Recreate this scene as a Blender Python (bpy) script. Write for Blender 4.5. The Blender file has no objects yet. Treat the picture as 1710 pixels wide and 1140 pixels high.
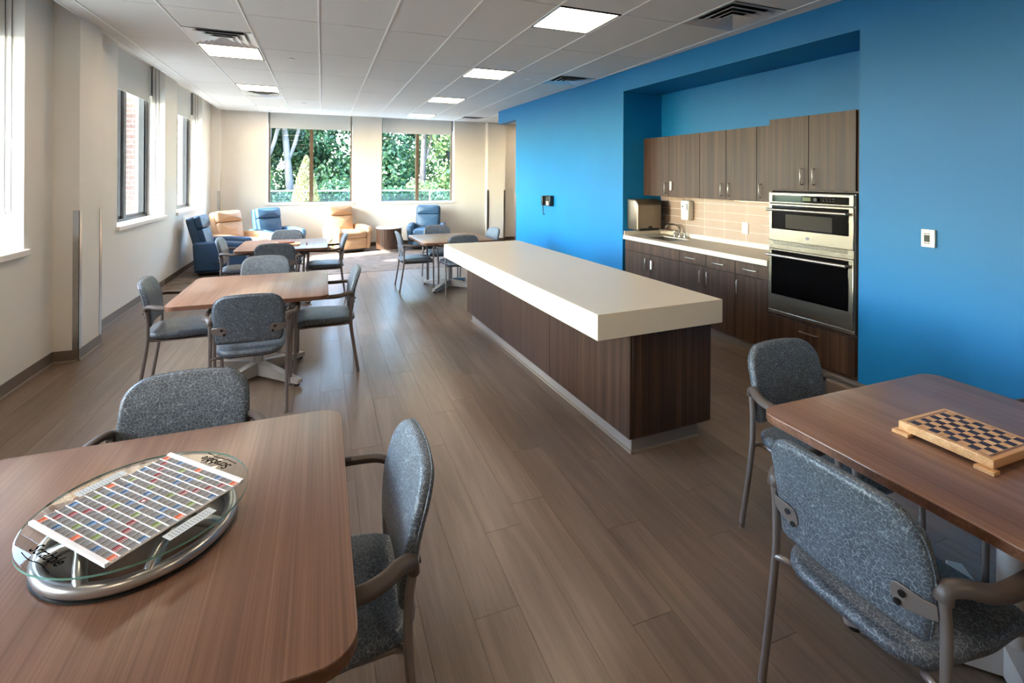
import bpy, bmesh, math, random
import numpy as np
from mathutils import Vector, Matrix

# ------------------------------------------------------------------ camera, sky, sun, exposure
scene = bpy.context.scene
col = scene.collection
FPX, HORIZON, YAW, ROLL, HC = 819.7, 297.2, 0.3686, 0.0061, 1.64
CEIL = 3.046
cam_d = bpy.data.cameras.new('camera')
cam = bpy.data.objects.new('camera', cam_d)
col.objects.link(cam)
cam_d.sensor_width = 36.0
cam_d.lens = FPX * 36.0 / 1710.0
cam_d.shift_y = -(570.0 - HORIZON) / 1710.0
cam_d.clip_start = 0.05
cam_d.clip_end = 400
cam.matrix_world = (Matrix.Translation((0, 0, HC)) @ Matrix.Rotation(-YAW, 4, 'Z')
                    @ Matrix.Rotation(math.pi / 2, 4, 'X') @ Matrix.Rotation(ROLL, 4, 'Z'))
scene.camera = cam

world = bpy.data.worlds.new('sky_world')
scene.world = world
world.use_nodes = True
wn = world.node_tree.nodes
wl = world.node_tree.links
SUN_EL, SUN_HEAD = math.radians(34.0), Vector((0.90, 0.345))      # the sun travels along SUN_HEAD
sky = wn.new('ShaderNodeTexSky')
sky.sky_type = 'NISHITA'
sky.sun_disc = False
sky.sun_elevation = SUN_EL
sky.sun_rotation = math.atan2(-SUN_HEAD.x, -SUN_HEAD.y)
sky.air_density = 1.0
sky.dust_density = 1.2
wl.new(sky.outputs[0], wn['Background'].inputs[0])
wn['Background'].inputs[1].default_value = 7.5

sun_d = bpy.data.lights.new('sun', 'SUN')
sun_d.energy = 34.0
sun_d.angle = math.radians(0.6)
sun_d.color = (1.0, 0.93, 0.82)
sun = bpy.data.objects.new('sun', sun_d)
col.objects.link(sun)
hd = SUN_HEAD.normalized()
sdir = Vector((hd.x * math.cos(SUN_EL), hd.y * math.cos(SUN_EL), -math.sin(SUN_EL)))
sun.rotation_euler = sdir.to_track_quat('-Z', 'Y').to_euler()
sun.location = (-12, -6, 12)

TROFFER = 13.0          # radiance of the ceiling light lenses
vs = scene.view_settings
vs.view_transform = 'Standard'
vs.look = 'None'
vs.gamma = 1.0
vs.use_curve_mapping = False
vs.exposure = 0.12
try:
    scene.cycles.max_bounces = 10
    scene.cycles.diffuse_bounces = 5
    scene.cycles.glossy_bounces = 4
    scene.cycles.transmission_bounces = 8
    scene.cycles.transparent_max_bounces = 16
    scene.cycles.sample_clamp_indirect = 6.0
    scene.cycles.caustics_reflective = False
    scene.cycles.caustics_refractive = False
    scene.cycles.use_denoising = True
except Exception:
    pass
rnd = random.Random(7)
PI = math.pi

# ------------------------------------------------------------------ materials
def srgb(r, g, b):
    f = lambda c: (c / 255 / 12.92) if c / 255 <= 0.04045 else ((c / 255 + 0.055) / 1.055) ** 2.4
    return (f(r), f(g), f(b), 1.0)

class NT:
    def __init__(s, name):
        s.m = bpy.data.materials.new(name)
        s.m.use_nodes = True
        s.t = s.m.node_tree
        s.b = s.t.nodes['Principled BSDF']
        s.out = s.t.nodes['Material Output']
    def n(s, kind, **kw):
        nd = s.t.nodes.new(kind)
        for k, v in kw.items():
            if hasattr(nd, k): setattr(nd, k, v)
            else: nd.inputs[k].default_value = v
        return nd
    def l(s, a, b): s.t.links.new(a, b)
    def math(s, op, a, b=0.0, c=None):
        nd = s.n('ShaderNodeMath', operation=op)
        for i, v in enumerate((a, b) if c is None else (a, b, c)):
            if isinstance(v, (int, float)): nd.inputs[i].default_value = v
            else: s.l(v, nd.inputs[i])
        return nd.outputs[0]
    def ramp(s, fac, stops, interp='LINEAR'):
        nd = s.n('ShaderNodeValToRGB')
        nd.color_ramp.interpolation = interp
        e = nd.color_ramp.elements
        while len(e) < len(stops): e.new(0.5)
        for el, (p, c) in zip(e, stops):
            el.position = p
            el.color = c
        s.l(fac, nd.inputs[0])
        return nd.outputs[0]
    def mix(s, fac, a, b, blend='MIX'):
        nd = s.n('ShaderNodeMix', data_type='RGBA', blend_type=blend)
        for i, v in ((0, fac), (6, a), (7, b)):
            if isinstance(v, (int, float)): nd.inputs[i].default_value = v
            elif isinstance(v, tuple): nd.inputs[i].default_value = v
            else: s.l(v, nd.inputs[i])
        return nd.outputs[2]
    def coords(s, scale=(1, 1, 1), vary=0.0, rot=(0, 0, 0)):
        tc = s.n('ShaderNodeTexCoord')
        v = tc.outputs['Object']
        if vary:
            oi = s.n('ShaderNodeObjectInfo')
            ad = s.n('ShaderNodeVectorMath', operation='ADD')
            s.l(v, ad.inputs[0])
            mu = s.math('MULTIPLY', oi.outputs['Random'], vary)
            s.l(mu, ad.inputs[1])
            v = ad.outputs[0]
        mp = s.n('ShaderNodeMapping')
        mp.inputs['Scale'].default_value = scale
        mp.inputs['Rotation'].default_value = rot
        s.l(v, mp.inputs[0])
        return mp.outputs[0]
    def noise(s, vec, scale=5.0, detail=3.0, rough=0.55, dist=0.0):
        nd = s.n('ShaderNodeTexNoise')
        nd.inputs['Scale'].default_value = scale
        nd.inputs['Detail'].default_value = detail
        nd.inputs['Roughness'].default_value = rough
        nd.inputs['Distortion'].default_value = dist
        s.l(vec, nd.inputs['Vector'])
        return nd.outputs['Fac']
    def bump(s, h, strength=0.2, dist=0.002):
        nd = s.n('ShaderNodeBump')
        nd.inputs['Strength'].default_value = strength
        nd.inputs['Distance'].default_value = dist
        s.l(h, nd.inputs['Height'])
        s.l(nd.outputs[0], s.b.inputs['Normal'])
    def set(s, color=None, rough=None, metal=None, spec=None, coat=None):
        b = s.b.inputs
        if color is not None:
            if isinstance(color, tuple): b['Base Color'].default_value = color
            else: s.l(color, b['Base Color'])
        if rough is not None:
            if isinstance(rough, (int, float)): b['Roughness'].default_value = rough
            else: s.l(rough, b['Roughness'])
        if metal is not None: b['Metallic'].default_value = metal
        if spec is not None: b['Specular IOR Level'].default_value = spec
        if coat is not None: b['Coat Weight'].default_value = coat
        return s.m

def plain(name, c, rough=0.5, metal=0.0, spec=0.5, grain=0.0, gscale=40.0):
    t = NT(name)
    if grain:
        f = t.noise(t.coords(), gscale, 2.0)
        lo = tuple(x * (1 - grain) for x in c[:3]) + (1,)
        hi = tuple(min(1, x * (1 + grain)) for x in c[:3]) + (1,)
        c = t.ramp(f, [(0.3, lo), (0.7, hi)])
    return t.set(c, rough, metal, spec)

def wood(name, dark, mid, light, axis='Z', rough=0.38, band=22.0, spec=0.5, vary=7.0):
    t = NT(name)
    a = {'X': (0.35, band, band), 'Y': (band, 0.35, band), 'Z': (band, band, 0.35)}[axis]
    b = {'X': (1.2, band * 9, band * 9), 'Y': (band * 9, 1.2, band * 9), 'Z': (band * 9, band * 9, 1.2)}[axis]
    f1 = t.noise(t.coords(a, vary), 1.0, 3.0, 0.6, 0.25)
    f2 = t.noise(t.coords(b, vary), 1.0, 2.0, 0.6)
    f = t.math('ADD', t.math('MULTIPLY', f1, 0.55), t.math('MULTIPLY', f2, 0.45))
    c = t.ramp(f, [(0.34, dark), (0.5, mid), (0.66, light)])
    return t.set(c, rough, 0.0, spec)

M = {}
M['wall'] = plain('cream_wall_paint', srgb(232, 228, 219), 0.62, spec=0.3, grain=0.015, gscale=3)
M['white_trim'] = plain('white_sill', srgb(240, 236, 228), 0.35)
M['blue'] = plain('blue_wall_paint', srgb(0, 116, 178), 0.48, spec=0.45, grain=0.03, gscale=2)
M['tile_ceiling'] = plain('ceiling_tile_white', srgb(228, 226, 221), 0.85, spec=0.2, grain=0.02, gscale=120)
M['tee'] = plain('ceiling_grid_white', srgb(252, 252, 250), 0.4)
M['plenum'] = plain('dark_plenum', srgb(46, 44, 42), 0.9)
M['base_rubber'] = plain('taupe_rubber_base', srgb(112, 98, 86), 0.45)
M['base_dark'] = plain('dark_brown_base', srgb(74, 58, 48), 0.45)
M['base_lip'] = plain('base_lip', srgb(150, 138, 126), 0.45)
M['steel'] = plain('brushed_steel', srgb(176, 172, 166), 0.3, 0.95, grain=0.05, gscale=30)
M['chrome'] = plain('chrome', srgb(210, 210, 212), 0.1, 1.0)
M['black_frame'] = plain('black_window_frame', srgb(38, 40, 44), 0.35)
M['grey_frame'] = plain('grey_window_frame', srgb(72, 71, 72), 0.4, 0.0)
M['bronze'] = plain('bronze_window_frame', srgb(112, 92, 72), 0.35, 0.3)
M['shade'] = plain('roller_shade', srgb(214, 214, 208), 0.8, spec=0.2, grain=0.02, gscale=200)
M['chair_metal'] = plain('taupe_chair_tube', srgb(146, 139, 138), 0.32, 0.6)
M['arm'] = plain('dark_arm_pad', srgb(78, 68, 64), 0.42)
M['white_metal'] = plain('pale_grey_table_base', srgb(196, 192, 188), 0.35, 0.2)
M['black'] = plain('black_plastic', srgb(16, 16, 17), 0.35)
M['black_gloss'] = plain('black_glass', srgb(8, 8, 10), 0.06)
M['white_plastic'] = plain('white_plastic', srgb(236, 234, 230), 0.35)
M['counter'] = plain('solid_surface_counter', srgb(222, 211, 194), 0.28, grain=0.02, gscale=150)
M['cab'] = wood('dark_laminate_vertical', srgb(42, 28, 20), srgb(66, 46, 34), srgb(92, 68, 51), 'Z', 0.42, 26, 0.4)
M['cab_in'] = plain('cabinet_carcass', srgb(34, 26, 22), 0.5)
M['kick'] = plain('toe_kick_grey', srgb(148, 141, 137), 0.4)
M['table'] = wood('walnut_laminate', srgb(108, 77, 61), srgb(131, 96, 78), srgb(152, 116, 97), 'Y', 0.3, 20, 0.8)
M['table_x'] = wood('walnut_laminate_cross', srgb(104, 68, 50), srgb(140, 97, 74), srgb(166, 122, 97), 'X', 0.22, 16)
M['table_edge'] = wood('walnut_edge', srgb(84, 56, 42), srgb(112, 76, 58), srgb(132, 94, 74), 'X', 0.4, 16)
M['floor_dark'] = plain('subfloor_seam', srgb(60, 54, 48), 0.7)
M['beige'] = plain('tan_vinyl', srgb(194, 158, 124), 0.42, grain=0.03, gscale=8)
M['blue_vinyl'] = plain('blue_vinyl', srgb(58, 92, 122), 0.42, grain=0.04, gscale=8)
M['navy_vinyl'] = plain('navy_vinyl', srgb(38, 68, 96), 0.42, grain=0.04, gscale=8)
M['seam'] = plain('seat_seam', srgb(60, 52, 46), 0.7)
M['grout'] = plain('pale_grout', srgb(222, 214, 204), 0.8)
M['tile'] = plain('taupe_glazed_tile', srgb(172, 152, 138), 0.25, grain=0.03, gscale=6)
M['sink'] = plain('dark_sink', srgb(70, 58, 50), 0.4)
M['maple'] = wood('maple_board', srgb(196, 142, 92), srgb(222, 172, 120), srgb(238, 198, 150), 'X', 0.4, 30)
M['maple_side'] = wood('maple_edge', srgb(178, 124, 78), srgb(206, 154, 104), srgb(228, 186, 138), 'Y', 0.4, 30)
M['ink'] = plain('dark_plum_square', srgb(52, 40, 62), 0.45)
M['silver'] = plain('satin_silver', srgb(196, 194, 196), 0.28, 0.9)
M['board_white'] = plain('board_white', srgb(236, 234, 236), 0.35)
M['cell_grey'] = plain('square_grey', srgb(122, 122, 126), 0.4)
M['cell_orange'] = plain('square_orange', srgb(232, 104, 52), 0.4)
M['cell_red'] = plain('square_red', srgb(140, 32, 52), 0.4)
M['cell_blue'] = plain('square_blue', srgb(40, 104, 160), 0.4)
M['cell_green'] = plain('square_green', srgb(112, 140, 56), 0.4)
M['lcd'] = plain('lcd_screen', srgb(34, 52, 48), 0.2)
M['lcd_green'] = plain('oven_display', srgb(70, 90, 40), 0.2)
M['bark'] = plain('tree_bark', srgb(48, 44, 42), 0.9, grain=0.3, gscale=6)
M['sprinkler'] = plain('sprinkler_white', srgb(238, 238, 236), 0.4)
M['stone'] = plain('terrace_paving', srgb(204, 200, 192), 0.8, grain=0.06, gscale=3)
M['walk'] = plain('side_bounce_paving', srgb(150, 146, 138), 0.8, grain=0.06, gscale=3)
M['grass'] = plain('grass', srgb(70, 92, 46), 0.9, grain=0.3, gscale=2)

def floor_mat():
    t = NT('grey_brown_vinyl_plank')
    f1 = t.noise(t.coords((14, 0.9, 1), 9.0), 1.0, 4.0, 0.6, 0.6)
    f2 = t.noise(t.coords((120, 3, 1), 9.0), 1.0, 2.0, 0.6)
    f = t.math('ADD', t.math('MULTIPLY', f1, 0.72), t.math('MULTIPLY', f2, 0.28))
    c = t.ramp(f, [(0.3, srgb(100, 83, 70)), (0.5, srgb(117, 99, 85)), (0.7, srgb(133, 115, 100))])
    oi = t.n('ShaderNodeObjectInfo')
    tone = t.ramp(oi.outputs['Random'], [(0.0, (0.92, 0.92, 0.92, 1)), (1.0, (1.07, 1.06, 1.05, 1))])
    c = t.mix(1.0, c, tone, 'MULTIPLY')
    return t.set(c, 0.3, 0.0, 0.5)
M['floor'] = floor_mat()

def carpet_mat():
    t = NT('mottled_carpet')
    f = t.noise(t.coords((5, 26, 1)), 1.0, 3.0, 0.7)
    g = t.noise(t.coords((220, 220, 220)), 1.0, 2.0)
    h = t.math('ADD', t.math('MULTIPLY', f, 0.6), t.math('MULTIPLY', g, 0.4))
    c = t.ramp(h, [(0.36, srgb(74, 66, 62)), (0.5, srgb(128, 118, 112)), (0.64, srgb(176, 166, 158))])
    t.bump(g, 0.6, 0.006)
    return t.set(c, 0.95, 0.0, 0.1)
M['carpet'] = carpet_mat()

def fabric_mat():
    t = NT('squiggle_upholstery')
    vec = t.coords((1, 1, 1), 3.0)
    nz = t.n('ShaderNodeTexNoise')
    nz.inputs['Scale'].default_value = 55
    t.l(vec, nz.inputs['Vector'])
    ad = t.n('ShaderNodeVectorMath', operation='MULTIPLY_ADD')
    t.l(nz.outputs['Color'], ad.inputs[0])
    ad.inputs[1].default_value = (0.012, 0.012, 0.012)
    t.l(vec, ad.inputs[2])
    vo = t.n('ShaderNodeTexVoronoi', feature='DISTANCE_TO_EDGE')
    vo.inputs['Scale'].default_value = 80
    t.l(ad.outputs[0], vo.inputs['Vector'])
    gap = t.noise(vec, 160, 1.0)
    line = t.ramp(vo.outputs['Distance'], [(0.02, (1, 1, 1, 1)), (0.065, (0, 0, 0, 1))])
    keep = t.ramp(gap, [(0.36, (0.25, 0.25, 0.25, 1)), (0.5, (1, 1, 1, 1))])
    fac = t.mix(1.0, line, keep, 'MULTIPLY')
    base = t.ramp(t.noise(vec, 25, 2), [(0.3, srgb(64, 72, 82)), (0.7, srgb(84, 93, 104))])
    c = t.mix(fac, base, srgb(140, 150, 158))
    t.bump(line, 0.1, 0.0006)
    return t.set(c, 0.42, 0.0, 0.5)
M['fabric'] = fabric_mat()

def glass_mat(name, tint, gl=0.05, rough=0.0, fres=1.45):
    t = NT(name)
    t.t.nodes.remove(t.b)
    tr = t.n('ShaderNodeBsdfTransparent')
    tr.inputs[0].default_value = tint
    gs = t.n('ShaderNodeBsdfGlossy')
    gs.inputs['Roughness'].default_value = rough
    fr = t.n('ShaderNodeFresnel')
    ge = t.n('ShaderNodeNewGeometry')      # back faces of a pane must not act as a total reflector
    ior = t.math('ADD', t.math('MULTIPLY', ge.outputs['Backfacing'], 1.0 / fres - fres), fres)
    t.l(ior, fr.inputs[0])
    mx = t.n('ShaderNodeMixShader')
    t.l(fr.outputs[0], mx.inputs[0])
    t.l(tr.outputs[0], mx.inputs[1])
    t.l(gs.outputs[0], mx.inputs[2])
    t.l(mx.outputs[0], t.out.inputs[0])
    return t.m
M['pane'] = glass_mat('window_glass', (0.95, 0.985, 0.98, 1), fres=1.25)
M['top_glass'] = glass_mat('clear_table_glass', (0.93, 0.97, 0.96, 1), fres=1.35)
M['rail_glass'] = glass_mat('guard_glass', (0.62, 0.74, 0.78, 1))
M['glass_edge'] = plain('green_glass_edge', srgb(120, 176, 166), 0.1)

def emit(name, c, s):
    t = NT(name)
    t.b.inputs['Base Color'].default_value = c
    t.b.inputs['Emission Color'].default_value = c
    t.b.inputs['Emission Strength'].default_value = s
    return t.m
def lens_mat():
    t = NT('light_lens')
    br = t.noise(t.coords((9, 4, 1), 5.0), 1.0, 1.0)
    c = t.ramp(br, [(0.35, (1.0, 0.74, 0.48, 1)), (0.65, (1.0, 0.83, 0.62, 1))])
    t.l(c, t.b.inputs['Base Color'])
    t.l(c, t.b.inputs['Emission Color'])
    t.b.inputs['Emission Strength'].default_value = TROFFER
    return t.m
M['lens'] = lens_mat()
M['undercab'] = emit('under_cabinet_lamp', (1.0, 0.70, 0.38, 1), 6.5)

def brick_mat():
    t = NT('exterior_brick')
    b = t.n('ShaderNodeTexBrick')
    tc = t.n('ShaderNodeTexCoord')
    mp = t.n('ShaderNodeMapping')
    t.l(tc.outputs['Object'], mp.inputs[0])
    mp.inputs['Rotation'].default_value = (PI / 2, 0, 0)
    t.l(mp.outputs[0], b.inputs['Vector'])
    b.inputs['Color1'].default_value = srgb(88, 66, 62)
    b.inputs['Color2'].default_value = srgb(104, 80, 74)
    b.inputs['Mortar'].default_value = srgb(150, 146, 144)
    b.inputs['Scale'].default_value = 1.0
    b.inputs['Mortar Size'].default_value = 0.007
    b.inputs['Brick Width'].default_value = 0.2
    b.inputs['Row Height'].default_value = 0.075
    return t.set(b.outputs['Color'], 0.85)
M['brick'] = brick_mat()

def leaf_mat(name, a, b, c):
    t = NT(name)
    g = t.n('ShaderNodeNewGeometry')
    cc = t.ramp(g.outputs['Random Per Island'], [(0.0, a), (0.55, b), (1.0, c)])
    t.l(cc, t.b.inputs['Base Color'])
    t.b.inputs['Roughness'].default_value = 0.5
    t.b.inputs['Specular IOR Level'].default_value = 0.4
    tl = t.n('ShaderNodeBsdfTranslucent')
    t.l(cc, tl.inputs[0])
    mx = t.n('ShaderNodeMixShader')
    mx.inputs[0].default_value = 0.35
    t.l(t.b.outputs[0], mx.inputs[1])
    t.l(tl.outputs[0], mx.inputs[2])
    t.l(mx.outputs[0], t.out.inputs[0])
    return t.m
M['leaf'] = leaf_mat('oak_leaf', srgb(24, 52, 36), srgb(40, 74, 48), srgb(78, 104, 64))
M['leaf2'] = leaf_mat('maple_leaf', srgb(38, 68, 38), srgb(70, 100, 54), srgb(134, 142, 92))
M['leaf3'] = leaf_mat('conifer_leaf', srgb(84, 92, 48), srgb(136, 136, 88), srgb(184, 180, 142))

# ------------------------------------------------------------------ mesh building
class MB:
    def __init__(s, off=(0, 0, 0)):
        s.v, s.f, s.off = [], [], Vector(off)
        s.boxy = True
    def add(s, verts, faces):
        b = len(s.v)
        s.v.extend(tuple(Vector(p) - s.off) for p in verts)
        s.f.extend([tuple(i + b for i in f) for f in faces])
    def box(s, x0, x1, y0, y1, z0, z1, c=0.0):
        if c <= 0:
            v = [(x, y, z) for z in (z0, z1) for y in (y0, y1) for x in (x0, x1)]
            s.add(v, [(0, 2, 3, 1), (4, 5, 7, 6), (0, 1, 5, 4), (2, 6, 7, 3), (0, 4, 6, 2), (1, 3, 7, 5)])
            return s
        c = min(c, abs(x1 - x0) * .45, abs(y1 - y0) * .45, abs(z1 - z0) * .45)
        bm = bmesh.new()
        bmesh.ops.create_cube(bm, size=1.0)
        for q in bm.verts:
            q.co = Vector(((x0 + x1) / 2 + q.co.x * (x1 - x0), (y0 + y1) / 2 + q.co.y * (y1 - y0), (z0 + z1) / 2 + q.co.z * (z1 - z0)))
        bmesh.ops.bevel(bm, geom=bm.edges[:], offset=c, segments=2, affect='EDGES', profile=0.5)
        bm.verts.index_update()
        s.add([q.co.copy() for q in bm.verts], [[q.index for q in f.verts] for f in bm.faces])
        bm.free()
        return s
    def tube(s, pts, r, n=10, closed=False, smooth=0, flat=1.0, cap=True, rs=None):
        s.boxy = False
        P = [Vector(p) for p in pts]
        if smooth:
            P = catmull(P, smooth, closed)
        m = len(P)
        tang = []
        for i in range(m):
            a = P[(i - 1) % m] if (closed or i > 0) else P[i]
            b = P[(i + 1) % m] if (closed or i < m - 1) else P[i]
            tang.append((b - a).normalized())
        t0 = tang[0]
        up = Vector((0, 0, 1)) if abs(t0.z) < 0.9 else Vector((0, 1, 0))
        nrm = (up - t0 * up.dot(t0)).normalized()
        verts = []
        for i in range(m):
            if i:
                q = tang[i - 1].rotation_difference(tang[i])
                nrm = (q @ nrm)
                nrm = (nrm - tang[i] * nrm.dot(tang[i])).normalized()
            bi = tang[i].cross(nrm)
            rr = r if rs is None else rs[min(len(rs) - 1, int(i * len(rs) / m))]
            for k in range(n):
                a = 2 * PI * k / n
                verts.append(P[i] + nrm * math.cos(a) * rr * flat + bi * math.sin(a) * rr)
        faces = []
        for i in range(m if closed else m - 1):
            j = (i + 1) % m
            for k in range(n):
                faces.append((i * n + k, i * n + (k + 1) % n, j * n + (k + 1) % n, j * n + k))
        if cap and not closed:
            faces.append(tuple(range(n - 1, -1, -1)))
            faces.append(tuple((m - 1) * n + k for k in range(n)))
        s.add(verts, faces)
        return s
    def lathe(s, prof, n=32, cx=0, cy=0, cz=0):
        s.boxy = False
        verts, faces = [], []
        for (r, z) in prof:
            for k in range(n):
                a = 2 * PI * k / n
                verts.append((cx + r * math.cos(a), cy + r * math.sin(a), cz + z))
        for i in range(len(prof) - 1):
            for k in range(n):
                faces.append((i * n + k, i * n + (k + 1) % n, (i + 1) * n + (k + 1) % n, (i + 1) * n + k))
        faces.append(tuple(range(n - 1, -1, -1)))
        faces.append(tuple((len(prof) - 1) * n + k for k in range(n)))
        s.add(verts, faces)
        return s
    def slab(s, outline, h, r, tf, segs=4, dome=0.0, domeb=0.0):
        """closed 2-D outline (ccw), half thickness h, edge radius r; tf(u, v, w) -> 3-D point."""
        s.boxy = False
        O = [Vector((p[0], p[1])) for p in outline]
        n = len(O)
        cx = sum(p.x for p in O) / n
        cy = sum(p.y for p in O) / n
        nr = []
        for i in range(n):
            d = (O[(i + 1) % n] - O[i - 1]).normalized()
            nr.append(Vector((d.y, -d.x)))
        rings = []
        def ring(inset, w, sc=1.0):
            out = []
            for p, q in zip(O, nr):
                a = p - q * inset
                out.append((cx + (a.x - cx) * sc, cy + (a.y - cy) * sc, w))
            rings.append(out)
        for sc in (0.3, 0.6, 0.82):
            ring(r, -h - domeb * (1 - sc * sc), sc) if (domeb or dome) else None
        for k in range(segs + 1):
            a = PI / 2 * k / segs
            ring(r * (1 - math.sin(a)), -h + r * (1 - math.cos(a)))
        for k in range(segs + 1):
            a = PI / 2 * k / segs
            ring(r * (1 - math.cos(a)), h - r * (1 - math.sin(a)))
        for sc in (0.82, 0.6, 0.3):
            ring(r, h + dome * (1 - sc * sc), sc) if (domeb or dome) else None
        verts = [Vector(tf(*p)) for R in rings for p in R]
        faces = []
        for i in range(len(rings) - 1):
            for k in range(n):
                faces.append((i * n + k, i * n + (k + 1) % n, (i + 1) * n + (k + 1) % n, (i + 1) * n + k))
        faces.append(tuple(range(n - 1, -1, -1)))
        faces.append(tuple((len(rings) - 1) * n + k for k in range(n)))
        s.add(verts, faces)
        return s
    def mesh(s, name, mat, sharp=38):
        if s.boxy: sharp = min(sharp, 20)
        me = bpy.data.meshes.new(name)
        me.from_pydata([tuple(p) for p in s.v], [], s.f)
        me.materials.append(M[mat] if isinstance(mat, str) else mat)
        bm = bmesh.new()
        bm.from_mesh(me)
        bmesh.ops.recalc_face_normals(bm, faces=bm.faces[:])
        bm.to_mesh(me)
        bm.free()
        me.polygons.foreach_set('use_smooth', [True] * len(me.polygons))
        me.set_sharp_from_angle(angle=math.radians(sharp))
        me.update()
        return me
    def build(s, name, mat, parent=None, sharp=38, loc=None, rz=0.0):
        return obj(name, s.mesh(name, mat, sharp), parent, loc, rz)

def obj(name, me, parent=None, loc=None, rz=0.0):
    o = bpy.data.objects.new(name, me)
    col.objects.link(o)
    if parent is not None: o.parent = parent
    if loc is not None: o.location = loc
    if rz: o.rotation_euler = (0, 0, rz)
    return o

def catmull(P, k, closed=False):
    out = []
    n = len(P)
    rng = range(n if closed else n - 1)
    for i in rng:
        p0 = P[(i - 1) % n] if (closed or i > 0) else P[0]
        p1, p2 = P[i], P[(i + 1) % n]
        p3 = P[(i + 2) % n] if (closed or i < n - 2) else P[n - 1]
        for j in range(k):
            t = j / k
            out.append(0.5 * ((2 * p1) + (p2 - p0) * t + (2 * p0 - 5 * p1 + 4 * p2 - p3) * t * t + (3 * p1 - p0 - 3 * p2 + p3) * t ** 3))
    if not closed: out.append(P[-1])
    return out

def roundpoly(pts, seg=6, dens=0.0):
    """pts: (x, y, radius) ccw -> outline with rounded corners"""
    out = []
    n = len(pts)
    for i in range(n):
        p = Vector(pts[i][:2]); r = pts[i][2]
        a = Vector(pts[i - 1][:2]); b = Vector(pts[(i + 1) % n][:2])
        d1 = (a - p).normalized(); d2 = (b - p).normalized()
        ang = d1.angle(d2)
        if r <= 0 or abs(ang - PI) < 1e-3:
            out.append(p); continue
        tl = min(r / math.tan(ang / 2), (a - p).length * .49, (b - p).length * .49)
        rr = tl * math.tan(ang / 2)
        c = p + (d1 + d2).normalized() * (rr / math.sin(ang / 2))
        s0 = p + d1 * tl - c; s1 = p + d2 * tl - c
        a0 = math.atan2(s0.y, s0.x); a1 = math.atan2(s1.y, s1.x)
        while a1 - a0 > PI: a1 -= 2 * PI
        while a1 - a0 < -PI: a1 += 2 * PI
        for k in range(seg + 1):
            t = a0 + (a1 - a0) * k / seg
            out.append(c + Vector((math.cos(t), math.sin(t))) * rr)
    if dens:
        res = []
        for i in range(len(out)):
            a, b = out[i], out[(i + 1) % len(out)]
            m = max(1, int((b - a).length / dens))
            for j in range(m): res.append(a + (b - a) * j / m)
        out = res
    return out

def tag(o, label=None, cat=None, group=None, kind=None):
    if label: o['label'] = label
    if cat: o['category'] = cat
    if group: o['group'] = group
    if kind: o['kind'] = kind
    return o
def thing(name, label, cat, loc=(0, 0, 0), rz=0.0, group=None):
    o = bpy.data.objects.new(name, None)
    o.empty_display_size = 0.1
    col.objects.link(o)
    o.location = loc
    o.rotation_euler = (0, 0, rz)
    return tag(o, label, cat, group)
def struct(o): return tag(o, kind='structure')
def children(o): return [c for c in bpy.data.objects if c.parent == o]
KIDS = {}
def copy_tree(root, loc, rz, label=None, group=None):
    def kids(o):
        if o.name not in KIDS: KIDS[o.name] = children(o)
        return KIDS[o.name]
    def rec(o, parent):
        c = o.copy(); col.objects.link(c); c.parent = parent
        for k in kids(o): rec(k, c)
        return c
    r = rec(root, None)
    r.location = loc; r.rotation_euler = (0, 0, rz)
    if label: r['label'] = label
    if group: r['group'] = group
    return r

# kitchen frame: the blue wall, island and cabinets stand a little askew to the ceiling grid
TH = 0.0425
CT, ST = math.cos(TH), math.sin(TH)
def K(a, b, z=0.0): return Vector((a * CT - b * ST, a * ST + b * CT, z))
def kthing(name, label, cat, a, b, z=0.0, group=None):
    o = thing(name, label, cat, K(a, b, z), TH, group)
    o_off = (a, b, z)
    return o, (lambda: MB(o_off))
def kstruct(name, mb_fn, mat):
    mb = MB(); mb_fn(mb)
    o = mb.build(name, mat, rz=TH)
    return struct(o)

# ------------------------------------------------------------------ the room
YB, YF = -3.0, 12.06            # wall behind the camera, far wall
XL = -2.19                      # left wall
XR = 7.0
WH = 3.32                       # walls run up past the ceiling into the shade pockets

# floor: plank pieces on a dark seam layer
sub = MB().box(XL - .02, XR, YB, YF + .02, -0.06, -0.004).build('floor', 'floor_dark')
struct(sub)
PW, PL = 0.18, 1.22
def carpet_y(x): return 8.79 + (x + 0.0) * 0.042
plank_me = MB().box(-PW / 2 + .0007, PW / 2 - .0007, -PL / 2 + .0007, PL / 2 - .0007, -0.004, 0.0).mesh('plank', 'floor')
cut = {}
cells = []
x = 0.353 + PW / 2 - PW * 15
i = 0
while x < 4.75:
    st = [0.0, 0.46, 0.85, 0.27, 0.66, 1.03][i % 6] + rnd.uniform(-.06, .06)
    y = -3.2 - PL + st
    while y - PL / 2 < carpet_y(x) - .05:
        cells.append((x, y))
        y += PL
    x += PW; i += 1
def inside(x, y):
    # drop planks that lie wholly out of sight
    if y + PL / 2 < 0.35: return False
    if x < XL - PW / 2 or x > 4.7: return False
    if x > 3.95 and (y < 2.0 or y > 5.4): return False
    if y < 1.2 and x > 3.2: return False
    return True
far = MB()
near_cells = []
for (x, y) in cells:
    if not inside(x, y): far.box(x - PW/2 + .0007, x + PW/2 - .0007, y - PL/2 + .0007, min(y + PL/2 - .0007, carpet_y(x)), -0.004, 0.0)
    else: near_cells.append((x, y))
near_cells.sort(key=lambda c: abs(c[0] - 0.3) + c[1])
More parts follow.
